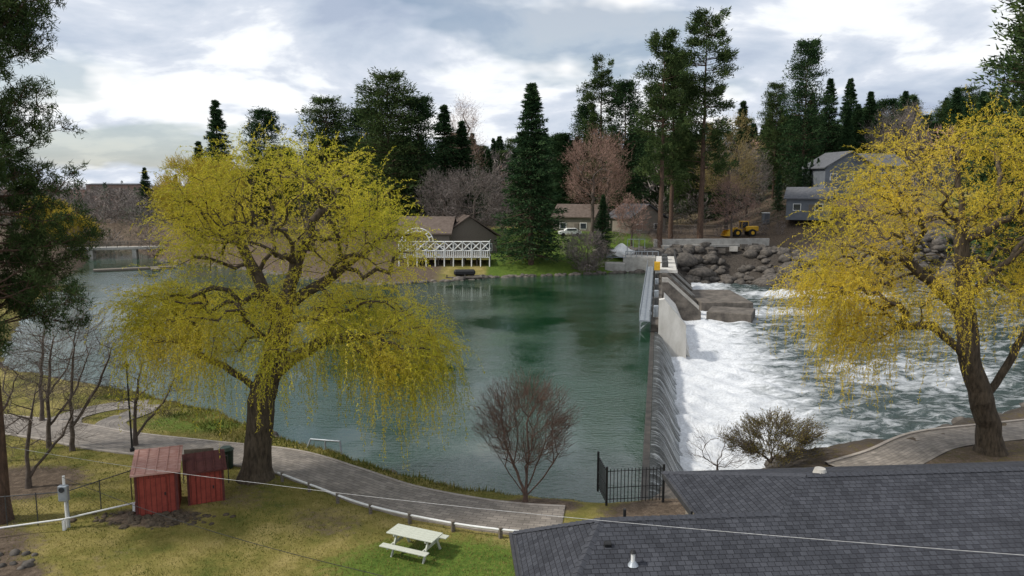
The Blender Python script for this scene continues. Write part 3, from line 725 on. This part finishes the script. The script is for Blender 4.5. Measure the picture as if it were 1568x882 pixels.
M_brn=leafmat('distant_bare',(.13,.11,.10),(.2,.175,.16),(.28,.245,.22),0,.05)
distant('distant_bare_trees',bare,'dec',M_brn,420,2.4)
distant('distant_budding_trees',bare2,'dec',M_pink,420,2.2)
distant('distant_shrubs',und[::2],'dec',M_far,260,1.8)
distant('distant_bare_shrubs',und[1::2],'dec',M_brn,420,2.2)
gs=[]
for _ in range(70):
    x=random.uniform(-40,62); y=random.uniform(133,152)
    if 27<x<48 and y<146: y=random.uniform(146,152)
    gs.append((x,y,gz1(x,y)-.1,random.uniform(.9,2.8),random.uniform(1.4,3.2)))
distant('garden_shrubs',gs,'dec',M_gry,300,3.2)

# ------------------------------------------------------------ houses
M_roofg=mottle('roof_grey',(.08,.082,.09),(.14,.143,.155),2,.9,.2)
M_roofb=mottle('roof_brown',(.09,.067,.055),(.16,.125,.105),2,.9,.2)
M_sid=mottle('siding_blue_grey',(.12,.135,.155),(.17,.185,.205),1,.8,.1)
M_sidt=mottle('siding_tan',(.20,.175,.145),(.28,.245,.205),1,.8,.1)
M_brick=mottle('brick_wall',(.22,.15,.12),(.30,.21,.17),1,.85,.1)
def house(name,x,y,z,rz_,w,d,h,rh,wall,roof,dirn=0,storeys=1,win=3):
    e=empty(name,(x,y,z),rz_)
    box('walls',(0,0,h/2-.5),(w,d,h+1),wall,e)
    o_=.5
    if dirn==0:
        v=[(-w/2-o_,-d/2-o_,h),(w/2+o_,-d/2-o_,h),(w/2+o_,0,h+rh),(-w/2-o_,0,h+rh),(-w/2-o_,d/2+o_,h),(w/2+o_,d/2+o_,h)]
    else:
        v=[(-w/2-o_,d/2+o_,h),(-w/2-o_,-d/2-o_,h),(0,-d/2-o_,h+rh),(0,d/2+o_,h+rh),(w/2+o_,d/2+o_,h),(w/2+o_,-d/2-o_,h)]
    t=.22; vv=v+[(a,b_,c_+t) for a,b_,c_ in v]
    f=[(0,1,2,3),(3,2,5,4),(6,9,8,7),(9,10,11,8),(0,6,7,1),(4,5,11,10),(1,7,8,2),(2,8,11,5),(0,3,9,6),(3,4,10,9)]
    pymesh('roof',vv,f,roof,e)
    if dirn==0:
        for s_ in (-1,1): pymesh('gable_%d'%s_,[(s_*w/2,-d/2,h-.02),(s_*w/2,d/2,h-.02),(s_*w/2,0,h+rh-.05)],[(0,1,2)],wall,e)
    else: pymesh('gable',[(-w/2,-d/2,h-.02),(w/2,-d/2,h-.02),(0,-d/2,h+rh-.05)],[(0,1,2)],wall,e)
    for s_ in range(storeys):
        for k in range(win):
            xx=(k+.5)/win*w-w/2; zz=1.5+s_*2.8
            box('window_frame_%d_%d'%(s_,k),(xx,-d/2-.03,zz),(1.5,.1,1.4),M_white,e)
            box('window_%d_%d'%(s_,k),(xx,-d/2-.07,zz),(1.25,.08,1.15),M_glass,e)
    box('door',(w*.08,-d/2-.06,1.0),(.95,.1,2.05),M_wood,e)
    return e
house('grey_house',69,161,12.2,.15,11,9,6,3.4,M_sid,M_roofg,1,2,3)
house('grey_house',77,166,12.5,.15,13,9,6.2,2.8,M_sid,M_roofg,0,2,4)
house('low_garage',59.5,151,9.0,-.45,8,8,3,2.2,M_sid,M_roofg,0,1,2)
house('tan_house',26,158,4.8,.5,9,8,3.2,2.8,M_sidt,M_roofg,1,1,2)
house('tan_house',14.5,163,4.8,-.4,9,8,3.2,2.6,M_sidt,M_roofb,0,1,2)
house('tan_house',55,196,11,.3,12,8,3.4,2.6,M_sidt,M_roofg,1,1,3)
house('riverside_house',-8.5,137,2.2,.25,10,8,3.4,3.6,M_wood,M_roofb,1,1,3)
house('riverside_house',-15,134,2.0,-.1,9,7,4.2,2.8,M_wood,M_roofb,0,1,3)
for (x,y,w,h) in [(-208,400,26,9.5),(-182,405,14,8)]:
    house('brick_building',x,y,6.8,0,w,14,h,.5,M_brick,M_roofg,0,2,8)

dk=empty('white_lattice_deck',(-11.2,124.5,1.8))
W=15
box('deck_floor',(0,2,.9),(W,5,.2),M_wood,dk)
L=[]
for zz in (1.0,2.1,3.6): L.append([(-W/2,-.6,zz),(W/2,-.6,zz)])
for k in np.linspace(-W/2,W/2,11): L.append([(k,-.6,-1),(k,-.6,3.7)])
for k in np.linspace(-W/2,W/2-1.5,10):
    L.append([(k,-.6,2.15),(k+1.5,-.6,3.55)]);L.append([(k+1.5,-.6,2.15),(k,-.6,3.55)])
for k in np.linspace(-W/2,W/2,44): L.append([(k,-.6,1.0),(k,-.6,2.1)])
for ss in (-W/2,W/2):
    for zz in (1.0,2.1,3.6): L.append([(ss,-.6,zz),(ss,4,zz)])
for cx_ in (-4.4,):
    for R_ in (2.0,2.6): L.append([(cx_+R_*math.cos(t),-.6,3.6+R_*.85*math.sin(t)) for t in np.linspace(0,math.pi,14)])
    for t in np.linspace(0,math.pi,9): L.append([(cx_+2.0*math.cos(t),-.6,3.6+1.7*math.sin(t)),(cx_+2.6*math.cos(t),-.6,3.6+2.21*math.sin(t))])
wires('lattice',L,.10,M_white,dk,4)
wires('understructure',[[(k,y_,-1.2),(k,y_,.9)] for k in np.linspace(-W/2,W/2,8) for y_ in (0,4)],.12,M_concd,dk,5)
bd=empty('boat_dock',(-7.5,118,.25),.1); box('deck',(0,0,0),(6,3,.2),M_concd,bd); 
for k in (-2.8,0,2.8): box('pile_%d'%k,(k,-1.5,-.3),(.2,.2,1.6),M_concd,bd)
box('boat_cover',(0,.1,.7),(3.4,1.3,.9),M_black,bd,(0,0,0),.25)
bd=empty('footbridge',(-83,152,0),.26)
box('deck',(0,0,2.1),(34,2.6,.5),M_conc,bd,(0,0,0),.03); L=[]
for s_ in (-1.25,1.25):
    L.append([(-17,s_,3.4),(17,s_,3.4)]); L.append([(-17,s_,2.9),(17,s_,2.9)])
    for k in np.linspace(-17,17,18): L.append([(k,s_,2.3),(k,s_,3.4)])
wires('railing',L,.06,M_wood,bd)
for k in (-10,-2,6,13): box('pier_%d'%k,(k,0,.1),(.8,2.2,3.7),M_conc,bd)
wp=empty('floating_dock',(-66,131,.2),.5); box('deck',(0,0,0),(13,2,.3),M_wood,wp); box('finger',(3,-2.5,0),(1.4,3.2,.3),M_wood,wp)

ab=empty('intake_abutment',(0,0,0))
box('abutment_wall',(21.8,128.2,.9),(5.5,4,3.6),M_conc,ab,(0,0,-.15),.08)
box('abutment_step',(17.6,127.6,.5),(3.4,2.4,2.2),M_conc,ab,(0,0,-.15),.08)
wires('guard_rail',[[(19.2,126.5,3.6),(24.6,126.0,3.6)]]+[[(19.2+k*.9,126.5-.08*k,2.6),(19.2+k*.9,126.5-.08*k,3.6)] for k in range(7)]+[[(15.9,126.7,2.6),(19.2,126.3,2.6)]]+[[(20+k,130,2.6),(20+k,130,5.4)] for k in range(4)]+[[(20,130,5.4),(23,130,5.4)]],.06,M_steel,ab)
bm=bmesh.new(); bmesh.ops.create_uvsphere(bm,u_segments=26,v_segments=14,radius=1)
for v in bm.verts:
    x,y,z=v.co; k=1+.22*math.sin(6*x+3*z)*math.cos(5*y+x); v.co=(x*2.6*k,y*1.5*k,max(z,-.4)*1.3*(1+.35*math.sin(5*x+1)))
me=bpy.data.meshes.new('white_tarp_cover'); bm.to_mesh(me); bm.free(); me.materials.append(M_white); obj('white_tarp_cover',me,None,(19,131.3,2.9))
wl_=empty('concrete_wall'); 
box('wall_long',(37,139,4.1),(22,.5,1.6),M_conc,wl_,(0,0,.10),.04)
box('slab',(37,141,3.6),(20,5,.5),M_conc,wl_,(0,0,.10),.04)
for k in range(9): box('construction_block',(28+k*2.1,136.4+k*.2+random.uniform(-.3,.3),gz1(28+k*2.1,136.4+k*.2)+.4),(random.uniform(.8,1.7),.8,.9),M_concd if k%3 else M_conc,wl_,(0,0,random.uniform(-.4,.4)),.05)
ld=empty('wheel_loader',(45.8,149,gz1(45.8,149)),.1,.92)
for k,(x,y) in enumerate([(-1.7,-1.05),(1.6,-1.05),(-1.7,1.05),(1.6,1.05)]):
    cyl('wheel_%d'%k,(x,y,.8),.8,.6,M_rubber,ld,(math.pi/2,0,0),20); cyl('hub_%d'%k,(x,y*1.31,.8),.38,.06,M_yellow,ld,(math.pi/2,0,0),14)
box('rear_body',(1.7,0,1.65),(2.9,1.7,1.1),M_yellow,ld,(0,0,0),.15)
box('engine_grille',(3.17,0,1.6),(.06,1.3,.8),M_black,ld)
box('front_frame',(-1.3,0,1.25),(1.9,1.1,.8),M_yellow,ld,(0,0,0),.1)
box('cab_glass',(.1,0,2.5),(1.35,1.35,1.2),M_glass,ld,(0,0,0),.05); box('cab_roof',(.1,0,3.2),(1.6,1.6,.16),M_yellow,ld,(0,0,0),.04)
for k,(x,y) in enumerate([(-.6,-.68),(.8,-.68),(-.6,.68),(.8,.68)]): box('cab_post_%d'%k,(x,y,2.5),(.1,.1,1.3),M_yellow,ld)
for k,y in enumerate((-.55,.55)): box('lift_arm_%d'%k,(-2.5,y,1.45),(2.3,.2,.35),M_yellow,ld,(0,-.35,0),.03)
v=[(-3.4,-1.4,.15),(-3.4,-1.4,1.3),(-3.8,-1.4,1.4),(-4.6,-1.4,.15)]; v+= [(a,-b_,c_) for a,b_,c_ in v]
pymesh('bucket',v,[(0,1,5,4),(0,4,7,3),(1,2,6,5),(0,3,2,1),(4,5,6,7)],M_yellow,ld)
sf=empty('site_fence'); L=[]
fx=np.linspace(28,62,22); fz=gz(fx,153+0*fx)
L.append([(a,153,z+1.6) for a,z in zip(fx,fz)]); L.append([(a,153,z+.9) for a,z in zip(fx,fz)])
for a,z in zip(fx,fz): L.append([(a,153,z-.2),(a,153,z+1.7)])
wires('posts_and_rails',L,.06,M_wood,sf)
pt=empty('portable_toilet',(52.5,156,gz1(52.5,156))); box('cabin',(0,0,1.1),(1.3,1.3,2.2),M_sid,pt,(0,0,0),.05); box('roof',(0,0,2.28),(1.4,1.4,.16),M_white,pt,(0,0,0),.05); box('door',(0,-.67,1.05),(.8,.05,1.9),M_roofg,pt)
def car(x,y,rz_,mat):
    e=empty('parked_car',(x,y,gz1(x,y)),rz_)
    prof=[(-2.2,.35),(-2.25,.8),(-1.9,.95),(-1.2,1.02),(-.6,1.5),(1.2,1.52),(1.9,1.05),(2.2,.95),(2.25,.35)]
    k=len(prof); v=[(a,-.88,b_) for a,b_ in prof]+[(a,.88,b_) for a,b_ in prof]
    f=[tuple(range(k)),tuple(range(2*k-1,k-1,-1))]+[(i_,(i_+1)%k,(i_+1)%k+k,i_+k) for i_ in range(k)]
    pymesh('body',v,f,mat,e); box('side_glass',(.3,0,1.24),(1.9,1.8,.34),M_glass,e)
    for j,(a,b_) in enumerate([(-1.4,-.85),(1.4,-.85),(-1.4,.85),(1.4,.85)]): cyl('wheel_%d'%j,(a,b_,.33),.33,.22,M_rubber,e,(math.pi/2,0,0),16)
car(11.5,150,.1,M_white)
# ------------------------------------------------------------ red sheds
m,nt,n,l=new_mat('red_boards'); tc=N(nt,'ShaderNodeTexCoord'); wv=N(nt,'ShaderNodeTexWave'); wv.inputs['Scale'].default_value=2.2; wv.inputs['Distortion'].default_value=.1
mp=N(nt,'ShaderNodeMapping'); mp.inputs['Rotation'].default_value=(0,0,.7); l.new(tc.outputs['Object'],mp.inputs['Vector']); l.new(mp.outputs[0],wv.inputs['Vector'])
q=nz(3,6,.7); rq=ramp(nt,[(.3,(.19,.026,.016)),(.7,(.34,.06,.038))]); l.new(q.outputs['Fac'],rq.inputs[0])
rw=ramp(nt,[(.0,.45),(.12,1.)]); l.new(wv.outputs['Fac'],rw.inputs[0]); c=mixc(1.,rq.outputs[0],rw.outputs[0],'MULTIPLY')
b=N(nt,'ShaderNodeBsdfPrincipled'); b.inputs['Roughness'].default_value=.75; l.new(c,b.inputs['Base Color']); o=N(nt,'ShaderNodeOutputMaterial'); l.new(b.outputs[0],o.inputs[0]); M_red=m
M_redroof=mottle('faded_red_roof',(.34,.14,.11),(.58,.38,.33),2.5,.8,.2,stretch=(1,6,1))
M_redd=mottle('dark_red_roof',(.07,.022,.02),(.14,.045,.04),2.5,.85,.2)
def shed(x,y,rz_,w,d,h0,h1,roof):
    e=empty('red_shed',(x,y,1.0),rz_)
    v=[(-w/2,-d/2,-.1),(w/2,-d/2,-.1),(w/2,d/2,-.1),(-w/2,d/2,-.1),(-w/2,-d/2,h0),(w/2,-d/2,h0),(w/2,d/2,h1),(-w/2,d/2,h1)]
    pymesh('walls',v,[(0,1,5,4),(1,2,6,5),(2,3,7,6),(3,0,4,7)],M_red,e)
    sl=(h1-h0)/d; o_=.14; z0=h0-sl*o_; z1=h1+sl*o_
    v=[(-w/2-o_,-d/2-o_,z0),(w/2+o_,-d/2-o_,z0),(w/2+o_,d/2+o_,z1),(-w/2-o_,d/2+o_,z1)]; v=[(a,b_,c_+.01) for a,b_,c_ in v]+[(a,b_,c_+.08) for a,b_,c_ in v]
    pymesh('roof',v,[(0,3,2,1),(4,5,6,7),(0,1,5,4),(1,2,6,5),(2,3,7,6),(3,0,4,7)],roof,e)
    for k in np.linspace(-w/2,w/2,5): 
        box('roof_batten',(k,0,(h0+h1)/2+.10),(.04,d+.25,.04),roof,e,(math.atan(sl),0,0))
    box('door',(0,-d/2-.02,h0*.46),(w*.5,.04,h0*.86),M_red,e,(0,0,0),.008)
    for s_ in (-1,1): box('corner_trim',(s_*(w/2-.03),-d/2-.015,h0/2),(.09,.05,h0-.02),M_redd,e)
    box('hasp',(w*.2,-d/2-.06,h0*.5),(.05,.04,.12),M_black,e)
shed(-14.5,29.5,.34,1.55,1.5,1.75,2.15,M_redroof)
shed(-13.0,30.5,.42,1.4,1.35,1.4,1.65,M_redd)
rocks('mulch_pile',[(-14.2+random.gauss(0,1.2),28.3+random.gauss(0,.35)) for _ in range(200)],.04,.13,M_bark)
rocks('stone_row',[(-19+random.uniform(-3,2.2),24.8+random.uniform(-.5,.7)) for _ in range(60)],.08,.22,M_rock)

M_tab=mottle('painted_picnic_wood',(.40,.42,.35),(.58,.60,.52),6,.6,.1,.005,(1,8,1))
pt=empty('picnic_table',(-3.5,25.6,1.0),-.42)
for k in range(5): box('top_plank_%d'%k,(0,-.32+k*.16,.75),(1.9,.145,.04),M_tab,pt,(0,0,0),.006)
for s_ in (-1,1):
    for k in range(2): box('seat_plank',(0,s_*(.72+k*.14-.07),.45),(1.9,.13,.04),M_tab,pt,(0,0,0),.006)
for k in (-.65,.65):
    box('seat_beam',(k,0,.40),(.05,1.6,.09),M_tab,pt); box('top_beam',(k,0,.69),(.05,.74,.08),M_tab,pt)
    for s_ in (-1,1): box('leg',(k+.05,s_*.42,.35),(.05,.09,.82),M_tab,pt,(s_*.5,0,0))
M_grn=mottle('dark_green_paint',(.012,.025,.016),(.025,.045,.03),4,.5,.05)
tb=empty('trash_bin',(-13.4,33.9,1.0))
cyl('bin',(0,0,.45),.28,.9,M_grn,tb,(0,0,0),20,.33); cyl('lid',(0,0,.97),.36,.12,M_grn,tb,(0,0,0),20,.22); 
bn=empty('park_bench',(-14.6,33.6,1.05),.2)
box('seat',(0,0,.45),(1.3,.42,.05),M_wood,bn); box('backrest',(0,.22,.75),(1.3,.05,.35),M_wood,bn)
for k in (-.55,.55): box('leg_%d'%(k>0),(k,0,.22),(.06,.4,.44),M_black,bn)
lp=empty('lamp_post',(-18.9,36.0,1.0)); cyl('pole',(0,0,2.2),.05,4.4,M_black,lp,(0,0,0),8,.035); cyl('base',(0,0,.12),.11,.24,M_black,lp); cyl('lantern',(0,0,4.5),.12,.3,M_black,lp,(0,0,0),8,.07)
rl=empty('waterside_railing'); wires('pipes',[[(-10.4,36.6,.9),(-10.2,36.7,1.45),(-8.6,36.2,1.5),(-8.5,36.1,.8)],[(-9.4,36.45,.8),(-9.4,36.45,1.47)]],.05,M_steel,rl,6)
ig=empty('iron_fence'); L=[]
for zz in (1.3,1.8,2.5): L.append([(3.9,29.6,zz),(6.3,29.9,zz)])
for t in np.linspace(0,1,17): L.append([(3.9+2.4*t,29.6+.3*t,1.15),(3.9+2.4*t,29.6+.3*t,2.6)])
for zz in (1.3,1.8,2.5): L.append([(3.9,29.6,zz),(3.75,31.4,zz)])
for t in np.linspace(0,1,10): L.append([(3.9-.15*t,29.6+1.8*t,1.1),(3.9-.15*t,29.6+1.8*t,2.55)])
wires('bars',L,.018,M_black,ig,5)
for (x,y) in [(3.9,29.6),(6.3,29.9),(3.75,31.4)]: box('post',(x,y,1.8),(.09,.09,1.8),M_black,ig)
cf=empty('chain_link_fence'); L=[];pts=[(-20.5,27.3),(-17.4,28.0),(-16.0,30.2),(-15.6,32.0),(-12.6,32.0)]
fine=[]
for a,b_ in zip(pts[:-1],pts[1:]):
    a=np.array(a);b_=np.array(b_); ln=np.linalg.norm(b_-a); nn=int(ln/1.5)+1
    L.append([(*a,2.3),(*b_,2.3)])
    for t in np.linspace(0,1,nn+1): q=a+(b_-a)*t; L.append([(*q,.9),(*q,2.35)])
    for s_ in np.arange(0,ln,.13):
        for sg in (1,-1):
            s2=s_+sg*1.25; 
            if 0<=s2<=ln:
                q=a+(b_-a)*s_/ln; q2=a+(b_-a)*s2/ln; fine.append([(*q,1.02),(*q2,2.28)])
wires('posts_rails',L,.022,M_dst,cf); wires('mesh_wire',fine,.003,M_dst,cf,3)
em=empty('electric_meter_post',(-17.2,27.6,1.0)); cyl('post',(0,0,1.0),.05,2.2,M_white,em,(0,0,0),8); box('meter_box',(.02,-.1,1.45),(.36,.2,.62),M_steel,em,(0,0,0),.03); cyl('meter_dial',(.02,-.22,1.62),.1,.06,M_glass,em,(math.pi/2,0,0),14); cyl('conduit',(.12,-.05,.6),.03,1.1,M_steel,em,(0,0,0),8)
wf=empty('white_rail_barrier'); wires('rails',[[(-22,26.2,1.35),(-19.6,26.6,1.4),(-17.2,27.4,1.45),(-15.2,29.1,1.4)],[(-22,25.6,1.2),(-19.5,26.5,1.25)]],.035,M_white,wf,6)
for k,(x,y) in enumerate([(-21,26.4),(-19.6,26.6),(-17.2,27.4),(-15.3,29.0)]): box('post_%d'%k,(x,y,1.15),(.1,.1,.5),M_white,wf)
def sag(a,b_,s_,n=24):
    a=np.array(a);b_=np.array(b_); return [tuple(a+(b_-a)*t+np.array([0,0,-4*s_*t*(1-t)])) for t in np.linspace(0,1,n)]
M_cab=mottle('cable_sheath',(.30,.30,.30),(.6,.6,.6),9,.6,0)
wires('overhead_cable',[sag((-24,30.2,3.95),(-8.3,23.9,4.3),.15)+sag((-8.3,23.9,4.3),(12.5,12.5,7.35),.18)[1:]],.006,M_cab)
wires('service_cable',[sag((-17.2,27.5,3.1),(-3.7,17.9,4.4),.25)+[(0.2,15.9,4.5)]],.009,M_black)

# ------------------------------------------------------------ foreground shingled building
m,nt,n,l=new_mat('slate_shingles')
tc=N(nt,'ShaderNodeTexCoord'); br=N(nt,'ShaderNodeTexBrick'); br.inputs['Scale'].default_value=1; br.inputs['Brick Width'].default_value=.19; br.inputs['Row Height'].default_value=.15; br.inputs['Mortar Size'].default_value=.009; br.inputs['Mortar Smooth'].default_value=.4; br.offset=.37
br.inputs['Color1'].default_value=(.038,.040,.048,1); br.inputs['Color2'].default_value=(.064,.067,.078,1); br.inputs['Mortar'].default_value=(.014,.014,.017,1)
l.new(tc.outputs['UV'],br.inputs['Vector'])
q=nz(.7,5,.6,tc.outputs['UV']); q3=nz(45,3,.7,tc.outputs['UV']); rq=ramp(nt,[(.3,.75),(.7,1.2)]); l.new(q.outputs['Fac'],rq.inputs[0]); r3=ramp(nt,[(.3,.6),(.7,1.35)]); l.new(q3.outputs['Fac'],r3.inputs[0])
c=mixc(1.,br.outputs['Color'],rq.outputs[0],'MULTIPLY'); c=mixc(1.,c,r3.outputs[0],'MULTIPLY')
sx=N(nt,'ShaderNodeSeparateXYZ'); l.new(tc.outputs['UV'],sx.inputs[0]); dv=N(nt,'ShaderNodeMath',operation='DIVIDE'); l.new(sx.outputs[1],dv.inputs[0]); dv.inputs[1].default_value=.15; fc=N(nt,'ShaderNodeMath',operation='FRACT'); l.new(dv.outputs[0],fc.inputs[0])
iv=N(nt,'ShaderNodeMath',operation='SUBTRACT'); iv.inputs[0].default_value=1.; l.new(fc.outputs[0],iv.inputs[1])
b=N(nt,'ShaderNodeBsdfPrincipled'); b.inputs['Roughness'].default_value=.9; b.inputs['Specular IOR Level'].default_value=.2; l.new(c,b.inputs['Base Color'])
bp=N(nt,'ShaderNodeBump'); bp.inputs['Strength'].default_value=1.; bp.inputs['Distance'].default_value=.035; l.new(iv.outputs[0],bp.inputs['Height'])
bp2=N(nt,'ShaderNodeBump'); bp2.inputs['Strength'].default_value=.6; bp2.inputs['Distance'].default_value=.01; l.new(br.outputs['Fac'],bp2.inputs['Height']); bp2.invert=True; l.new(bp.outputs[0],bp2.inputs['Normal']); l.new(bp2.outputs[0],b.inputs['Normal'])
o=N(nt,'ShaderNodeOutputMaterial'); l.new(b.outputs[0],o.inputs[0]); M_sh=m
bld=empty('shingle_roof_building',(8.4,20.6,-.1),math.radians(4.5))
def R(x,y,z): return (x-8.4,y-20.6,z)
faces={
 'roof_front':[R(.1,15.2,4.2),R(48,15.2,4.2),R(48,20.6,6),R(8.4,20.6,6),R(7.0,19.2,5.533),R(2.2,19.2,5.533)],
 'roof_left':[R(.1,15.2,4.2),R(2.2,19.2,5.533),R(.1,21.4,4.2)],
 'roof_back_low':[R(.1,21.4,4.2),R(2.2,19.2,5.533),R(7.0,19.2,5.533),R(5.2,20.3,4.933),R(5.2,21.4,4.2)],
 'roof_hip':[R(7.0,19.2,5.533),R(8.4,20.6,6),R(5.2,23.8,4.933),R(5.2,20.3,4.933)],
 'roof_back':[R(8.4,20.6,6),R(48,20.6,6),R(48,23.8,4.933),R(5.2,23.8,4.933)]}
for nm,P in faces.items():
    o_=pymesh(nm,P,[tuple(range(len(P)))],M_sh,bld)
    nr=o_.data.polygons[0].normal.copy(); 
    if nr.z<0: nr=-nr
    hx=Vector((0,0,1)).cross(nr).normalized(); up=nr.cross(hx)
    ul=o_.data.uv_layers.new(name='UVMap')
    for li in range(len(P)):
        v=Vector(P[o_.data.loops[li].vertex_index]); ul.data[li].uv=(v.dot(hx)+50,v.dot(up)+50)
def ridge(a,b_,nm):
    a=Vector(a);b_=Vector(b_); d=b_-a; n_=int(d.length/.22)
    V=[];F=[]
    dn_=d.normalized(); sd_=dn_.cross(Vector((0,0,1))).normalized()
    for k in range(n_):
        p=a+d*(k/n_); q=a+d*((k+1.15)/n_); h0=.05; h1=.025; i0=len(V)
        for pt_,hh in ((p,h0),(q,h1)):
            V+= [pt_+sd_*.13+Vector((0,0,hh-.065)),pt_+Vector((0,0,hh)),pt_-sd_*.13+Vector((0,0,hh-.065))]
        F+=[(i0,i0+3,i0+4,i0+1),(i0+1,i0+4,i0+5,i0+2),(i0,i0+1,i0+2)]
    pymesh(nm,V,F,M_cap,bld)
M_cap=mottle('ridge_cap_shingle',(.035,.037,.045),(.066,.069,.08),14,.9,.3,.01)
ridge(R(8.4,20.6,6.0),R(48,20.6,6.0),'ridge_cap'); ridge(R(2.2,19.2,5.533),R(7.0,19.2,5.533),'ridge_cap_low'); ridge(R(.1,15.2,4.2),R(2.2,19.2,5.533),'hip_cap'); ridge(R(5.2,23.8,4.933),R(8.4,20.6,6.0),'hip_cap_back'); ridge(R(.1,21.4,4.2),R(2.2,19.2,5.533),'hip_cap_rear')
M_fas=mottle('fascia_dark',(.03,.03,.033),(.055,.055,.06),4,.6,.1)
box('fascia_left',R(.07,18.3,4.11),(.06,6.2,.17),M_fas,bld); box('fascia_back_low',R(2.6,21.43,4.11),(4.9,.06,.17),M_fas,bld); box('fascia_hip',R(5.17,22.3,4.84),(.06,3.0,.17),M_fas,bld); box('fascia_back',R(26,23.83,4.84),(41.7,.06,.17),M_fas,bld)
box('gutter_left',R(-.01,18.3,4.16),(.1,6.2,.1),M_fas,bld,(0,0,0),.02)
box('walls_low',R(2.9,18.5,2.4),(4.6,4.4,3.5),M_sidt,bld); box('walls_main',R(26.8,20.0,2.6),(42,6.6,4.2),M_sidt,bld)
def rz_at(y): return 6-(20.6-y)/3
cyl('vent_pipe',R(2.7,17.7,rz_at(17.7)+.14),.05,.36,M_white,bld,(0,0,0),14); cyl('vent_cap',R(2.7,17.7,rz_at(17.7)+.34),.085,.08,M_black,bld,(0,0,0),14,.04); cyl('vent_flashing',R(2.7,17.7,rz_at(17.7)+.03),.14,.1,M_steel,bld,(0,0,0),14,.07)
box('box_vent',R(2.2,18.3,rz_at(18.3)+.05),(.18,.14,.12),M_black,bld,(.3,0,0),.02)
cyl('turtle_vent',R(8.9,20.75,6.05),.2,.14,M_conc,bld,(0,0,0),18,.15)
cyl('small_pipe',R(2.9,19.5,5.4),.04,.5,M_black,bld,(0,0,0),10)

# ------------------------------------------------------------ sky, sun, camera
SUN_EL=math.radians(46); SUN_AZ=math.radians(-100)
w=bpy.data.worlds.new('World'); scene.world=w; w.use_nodes=True; nt=w.node_tree; nt.nodes.clear(); l=nt.links
sky=N(nt,'ShaderNodeTexSky',sky_type='NISHITA'); sky.sun_disc=False; sky.sun_elevation=SUN_EL; sky.sun_rotation=SUN_AZ
tc=N(nt,'ShaderNodeTexCoord'); sx=N(nt,'ShaderNodeSeparateXYZ'); l.new(tc.outputs['Generated'],sx.inputs[0])
az=N(nt,'ShaderNodeMath',operation='ABSOLUTE'); l.new(sx.outputs[2],az.inputs[0]); ad=N(nt,'ShaderNodeMath',operation='ADD'); l.new(az.outputs[0],ad.inputs[0]); ad.inputs[1].default_value=.30
dv=N(nt,'ShaderNodeVectorMath',operation='DIVIDE'); cb=N(nt,'ShaderNodeCombineXYZ'); 
for k in range(3): l.new(ad.outputs[0],cb.inputs[k])
l.new(tc.outputs['Generated'],dv.inputs[0]); l.new(cb.outputs[0],dv.inputs[1])
mp=N(nt,'ShaderNodeMapping'); mp.inputs['Location'].default_value=(8.3,3.3,.4); mp.inputs['Scale'].default_value=(1,1,1.9); l.new(dv.outputs[0],mp.inputs['Vector'])
c1=N(nt,'ShaderNodeTexNoise'); c1.inputs['Scale'].default_value=1.7; c1.inputs['Detail'].default_value=8; c1.inputs['Roughness'].default_value=.55; c1.inputs['Distortion'].default_value=.25; l.new(mp.outputs[0],c1.inputs['Vector'])
c2=N(nt,'ShaderNodeTexNoise'); c2.inputs['Scale'].default_value=1.1; c2.inputs['Detail'].default_value=5; l.new(mp.outputs[0],c2.inputs['Vector'])
cr=ramp(nt,[(.34,(.42,.49,.62)),(.43,(.54,.61,.72)),(.50,(.68,.73,.82)),(.54,(.90,.93,.97)),(.60,(1.,1.,1.))]); l.new(c1.outputs['Fac'],cr.inputs[0])
sc=N(nt,'ShaderNodeVectorMath',operation='SCALE'); sc.inputs['Scale'].default_value=10.8; l.new(cr.outputs[0],sc.inputs[0])
fr=ramp(nt,[(.42,.35),(.47,1.)]); l.new(c2.outputs['Fac'],fr.inputs[0])
mx=N(nt,'ShaderNodeMix',data_type='RGBA'); l.new(fr.outputs[0],mx.inputs[0]); l.new(sky.outputs[0],mx.inputs[6]); l.new(sc.outputs[0],mx.inputs[7])
bg=N(nt,'ShaderNodeBackground'); bg.inputs[1].default_value=.1; l.new(mx.outputs[2],bg.inputs[0]); o=N(nt,'ShaderNodeOutputWorld'); l.new(bg.outputs[0],o.inputs[0])
sd_=bpy.data.lights.new('sun','SUN'); sd_.energy=3.3; sd_.angle=math.radians(5); sd_.color=(1,.95,.86)
so=bpy.data.objects.new('sun',sd_); col.objects.link(so)
dirv=Vector((math.sin(SUN_AZ)*math.cos(SUN_EL),math.cos(SUN_AZ)*math.cos(SUN_EL),math.sin(SUN_EL)))
so.rotation_euler=dirv.to_track_quat('Z','Y').to_euler()
cam=bpy.data.cameras.new('camera'); cam.lens=26.4; cam.sensor_width=36; cam.clip_end=9000; cam.clip_start=.1
co=bpy.data.objects.new('camera',cam); col.objects.link(co); co.location=(0,0,14); co.rotation_euler=(math.radians(82.5),0,0); scene.camera=co
